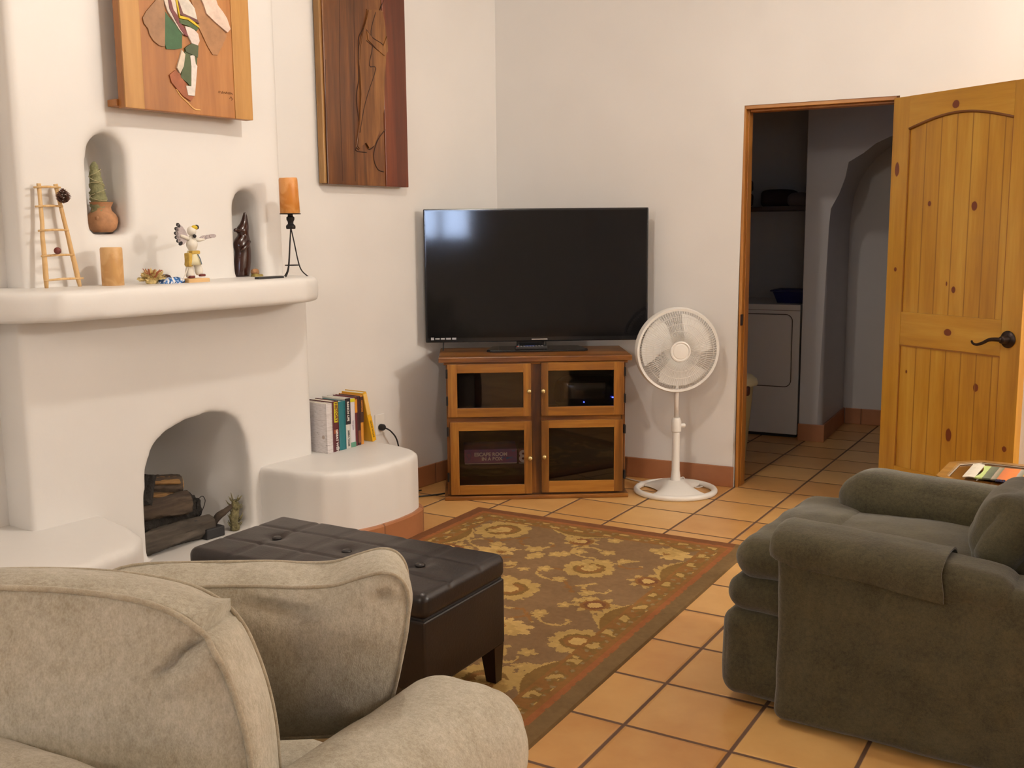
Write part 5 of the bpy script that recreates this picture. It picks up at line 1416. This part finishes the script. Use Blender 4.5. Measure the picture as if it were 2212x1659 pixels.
ar=[(.098,ZT),(.098,1.845)]+[(.098+.564*k/20, 1.845-.0*k + .050*math.sin(PI*k/20)) for k in range(1,20)]+[(.662,1.845),(.662,ZT)]
obj('rail', prism(bmesh.new(), ar, 0, TH, 'y'), M['pine_x'], door, label='arched top rail')
mp=[(.098+.564*k/24,.003,1.841+.050*math.sin(PI*k/24)) for k in range(25)]
M['pine_dark']=plain('stained_bead',srgb(112,68,24),.5)
obj('panel_molding', tube(bmesh.new(), mp, .007,6), M['pine_dark'], door, smooth=True)
bm=bmesh.new(); 
for x in (.100,.660): box(bm,x-.003,x+.003,.002,.012,.212,.815); box(bm,x-.003,x+.003,.002,.012,.975,1.845)
box(bm,.098,.662,.002,.012,.809,.815)
obj('panel_molding', bm, plain('pine_bead',srgb(150,98,36),.45), door)
def lever(side):
    s=-1 if side else 1; y0=0 if side else TH
    hd=obj('handle', lathe(bmesh.new(),[(0,0),(.036,0),(.038,.004),(.032,.010),(.018,.013),(.016,.045),(.012,.048),(0,.048)],28), M['bronze'], door, smooth=True, sharp=45)
    hd.data.transform(Matrix.Translation((.700,y0,.893)) @ Matrix.Rotation(PI/2 if side else -PI/2,4,'X'))
    pts=smoothpath([(.702,y0+s*.046,.893),(.670,y0+s*.050,.893),(.64,y0+s*.050,.888),(.61,y0+s*.050,.872),(.58,y0+s*.050,.862),(.558,y0+s*.048,.866),(.548,y0+s*.044,.876)],4)
    n_=len(pts); obj('handle_lever', tube(bmesh.new(), pts, [.010-.006*i/n_ for i in range(n_)],8), M['bronze'], hd, smooth=True)
lever(True); lever(False)
for z in (.22,1.0,1.78): obj('hinge', lathe(bmesh.new(),[(.007,z),(.007,z+.09)],12,(-.006,TH*.7,0)), M['bronze'], door, smooth=True)
# frame (jamb and head) in right-wall coordinates
M['frame_wood']=wood('door_frame_pine', srgb(140,86,30), srgb(172,112,42), srgb(192,136,62),'z',.9,.4)
bm=bmesh.new()
box(bm,.004,.020,.006,WT+.003,0,OH-.008,.002); box(bm,OW-.030,OW-.010,.006,WT+.005,0,OH-.008,.002); 
trm=struct(obj('trim_1', bm, M['frame_wood']), atR)
tr2=struct(obj('trim_2', B(.010,OW-.010,.006,WT+.005,OH-.030,OH-.008,.002), wood('door_head_pine', srgb(140,86,30), srgb(172,112,42), srgb(192,136,62),'x',.9,.4)), atR)
bm=bmesh.new(); box(bm,.0195,.026,.045,WT,0,OH-.03,.002); box(bm,OW-.04,OW-.03,.05,WT,0,OH-.03,.002); box(bm,.03,OW-.03,.05,WT,OH-.04,OH-.03,.002)
struct(obj('trim_3', bm, M['frame_wood']), atR)
sp_=obj('strike_plate', B(.014,.0215,.004,.034,.875,.935,.002), M['bronze'], trm)

# ================================================================== HALL THINGS
RMx = Matrix.Translation(RC) @ Matrix.Rotation(AR,4,'Z')
def inR(name,label,cat,p,group=None): return thing(name,label,cat,RMx@Vector(p),AR,group)
dr=inR('clothes_dryer','white front-loading clothes dryer in the dark closet beyond the doorway','dryer',(-.33,1.82,0))
WE=M['white_enamel']
obj('cabinet', box(bmesh.new(),-.34,.34,-.34,.32,.02,.885,.008), WE, dr)
obj('kick_plate', B(-.33,.33,-.325,.3,0,.02), M['black_matte'], dr)
def rrect(x0,x1,z0,z1,r,k=6):
    out=[]
    for cx,cz,a0 in ((x1-r,z1-r,0),(x0+r,z1-r,90),(x0+r,z0+r,180),(x1-r,z0+r,270)):
        for i in range(k+1): t=R(a0+90*i/k); out.append((cx+r*math.cos(t),cz+r*math.sin(t)))
    return out
bm=bmesh.new(); pts=rrect(-.26,.285,.345,.815,.04)
a=[bm.verts.new((u,-.341,v)) for u,v in pts]; b=[bm.verts.new((u,-.350,v)) for u,v in pts]; bm.faces.new(b)
for i in range(len(a)): bm.faces.new([a[i],a[(i+1)%len(a)],b[(i+1)%len(a)],b[i]])
bmesh.ops.bevel(bm,geom=[e for e in bm.edges if all(v.co.y<-.345 for v in e.verts)],offset=.003,segments=2,affect='EDGES')
dd_=obj('door', bm, WE, dr)
obj('door_seam', tube(bmesh.new(), [(u,-.341,v) for u,v in rrect(-.265,.29,.34,.82,.044)], .0028,5,True), plain('seam_grey',srgb(70,60,56),.8), dd_)
obj('top_seam', B(-.34,.34,-.3415,-.339,.845,.848), plain('seam_light',srgb(120,110,104),.8), dr)
bs=inR('laundry_basket','dark blue plastic basket on top of the dryer at its right','basket',(-.085,1.72,.886))
M['navy']=plain('navy_plastic',(.012,.014,.10,1),.4)
bm=bmesh.new(); 
for (w,d,z) in (): pass
rings=[[(sx*w,sy*d,z) for sx,sy in ((-1,-1),(1,-1),(1,1),(-1,1))] for w,d,z in ((.09,.10,0),(.115,.13,.075),(.13,.145,.078),(.13,.145,.086),(.11,.125,.084),(.085,.095,.008))]
obj('basket_body', loft(rings), M['navy'], bs)
ts=inR('trash_can','beige plastic trash can with a swing lid just inside the doorway','trash can',tuple(RMx.inverted()@Vector((1.305,6.10,0))))
M['beige_plastic']=plain('beige_plastic',srgb(186,176,130),.4)
obj('bin_body', lathe(bmesh.new(),[(0,0),(.088,0),(.093,.01),(.130,.47),(.126,.47),(0,.45)],32), M['beige_plastic'], ts, smooth=True, sharp=50)
obj('lid', lathe(bmesh.new(),[(.128,.465),(.152,.468),(.157,.478),(.150,.50),(.12,.525),(.06,.54),(0,.543)],32), plain('lid_cream',srgb(214,206,170),.4), ts, smooth=True, sharp=50)
bm=softbox(bmesh.new(),(.03,.02,.03),.015,n=6,M=Matrix.Translation((.105,-.085,.445))); obj('lid_latch', bm, plain('brown_latch',srgb(70,30,18),.5), ts, smooth=True)
sh=inR('wall_shelf','dark shelf high in the laundry closet holding folded linens','shelf',(-.5,2.0,1.50))
obj('board', B(-.55,.50,-.18,.20,0,.03,.003), plain('dark_shelf',srgb(60,44,38),.6), sh)
DL=plain('dark_linen',srgb(44,32,36),.95); GL=plain('grey_linen',srgb(96,86,86),.95)
for i,(x,y,z,w,h,mm,lab) in enumerate(((-.62,1.98,1.531,.15,.05,DL,'folded dark linen at the left of the closet shelf, bottom of the pile'),(-.60,1.97,1.635,.13,.045,DL,'folded dark linen on top of the left pile on the closet shelf'),(-.26,1.98,1.531,.11,.055,DL,'folded dark linen in the middle of the closet shelf'),(-.10,1.93,1.531,.075,.04,GL,'grey folded towel at the right end of the closet shelf'))):
    t=inR('folded_linen',lab,'linen',(x,y,z),'folded linens on the closet shelf')
    obj('cloth_stack', softbox(bmesh.new(),(w,.12,h),.03,(0,0,.01),.006,9,i,12,Matrix.Translation((0,0,h))), mm, t, smooth=True)

# cord from the outlet side behind the cabinet
cdn=obj('power_cable', tube(bmesh.new(), smoothpath([(-1.16,-.035,.004),(-.97,-.10,.004),(-.80,-.20,.004),(-.66,-.22,.0045),(-.55,-.24,.004)],6), .004,6), M['black_matte'], None, smooth=True)
atL(cdn); tag(cdn,'black power cable on the floor between the plaster bench and the cabinet','cable')

# ------------------------------------------------------------------ one object per separate piece
def split_loose(o):
    bm=bmesh.new(); bm.from_mesh(o.data); bm.verts.ensure_lookup_table(); seen=set(); isl=[]
    for v in bm.verts:
        if v.index in seen: continue
        st=[v]; grp=[]; seen.add(v.index)
        while st:
            q=st.pop(); grp.append(q.index)
            for e in q.link_edges:
                w=e.other_vert(q)
                if w.index not in seen: seen.add(w.index); st.append(w)
        isl.append(set(grp))
    bm.free()
    if len(isl)<2: return
    base=o.data
    for k,g in enumerate(isl):
        b2=bmesh.new(); b2.from_mesh(base); b2.verts.ensure_lookup_table()
        bmesh.ops.delete(b2, geom=[v for v in b2.verts if v.index not in g], context='VERTS')
        me=bpy.data.meshes.new(o.name); b2.to_mesh(me); b2.free()
        for m_ in base.materials: me.materials.append(m_)
        if k==0: t=o; o.data=me
        else:
            t=o.copy(); t.data=me; COL.objects.link(t)
for o in list(bpy.data.objects):
    n_=o.name.split('.')[0]
    if n_ in ('face_frame_stiles','face_frame_rails','moccasins','black_marks','panel_molding','hood_and_arm','buttons'):
        o.name={'face_frame_stiles':'frame_stile','face_frame_rails':'frame_rail','moccasins':'moccasin','black_marks':'black_mark','hood_and_arm':'carved_hood','buttons':'button'}.get(n_,n_)
        split_loose(o)
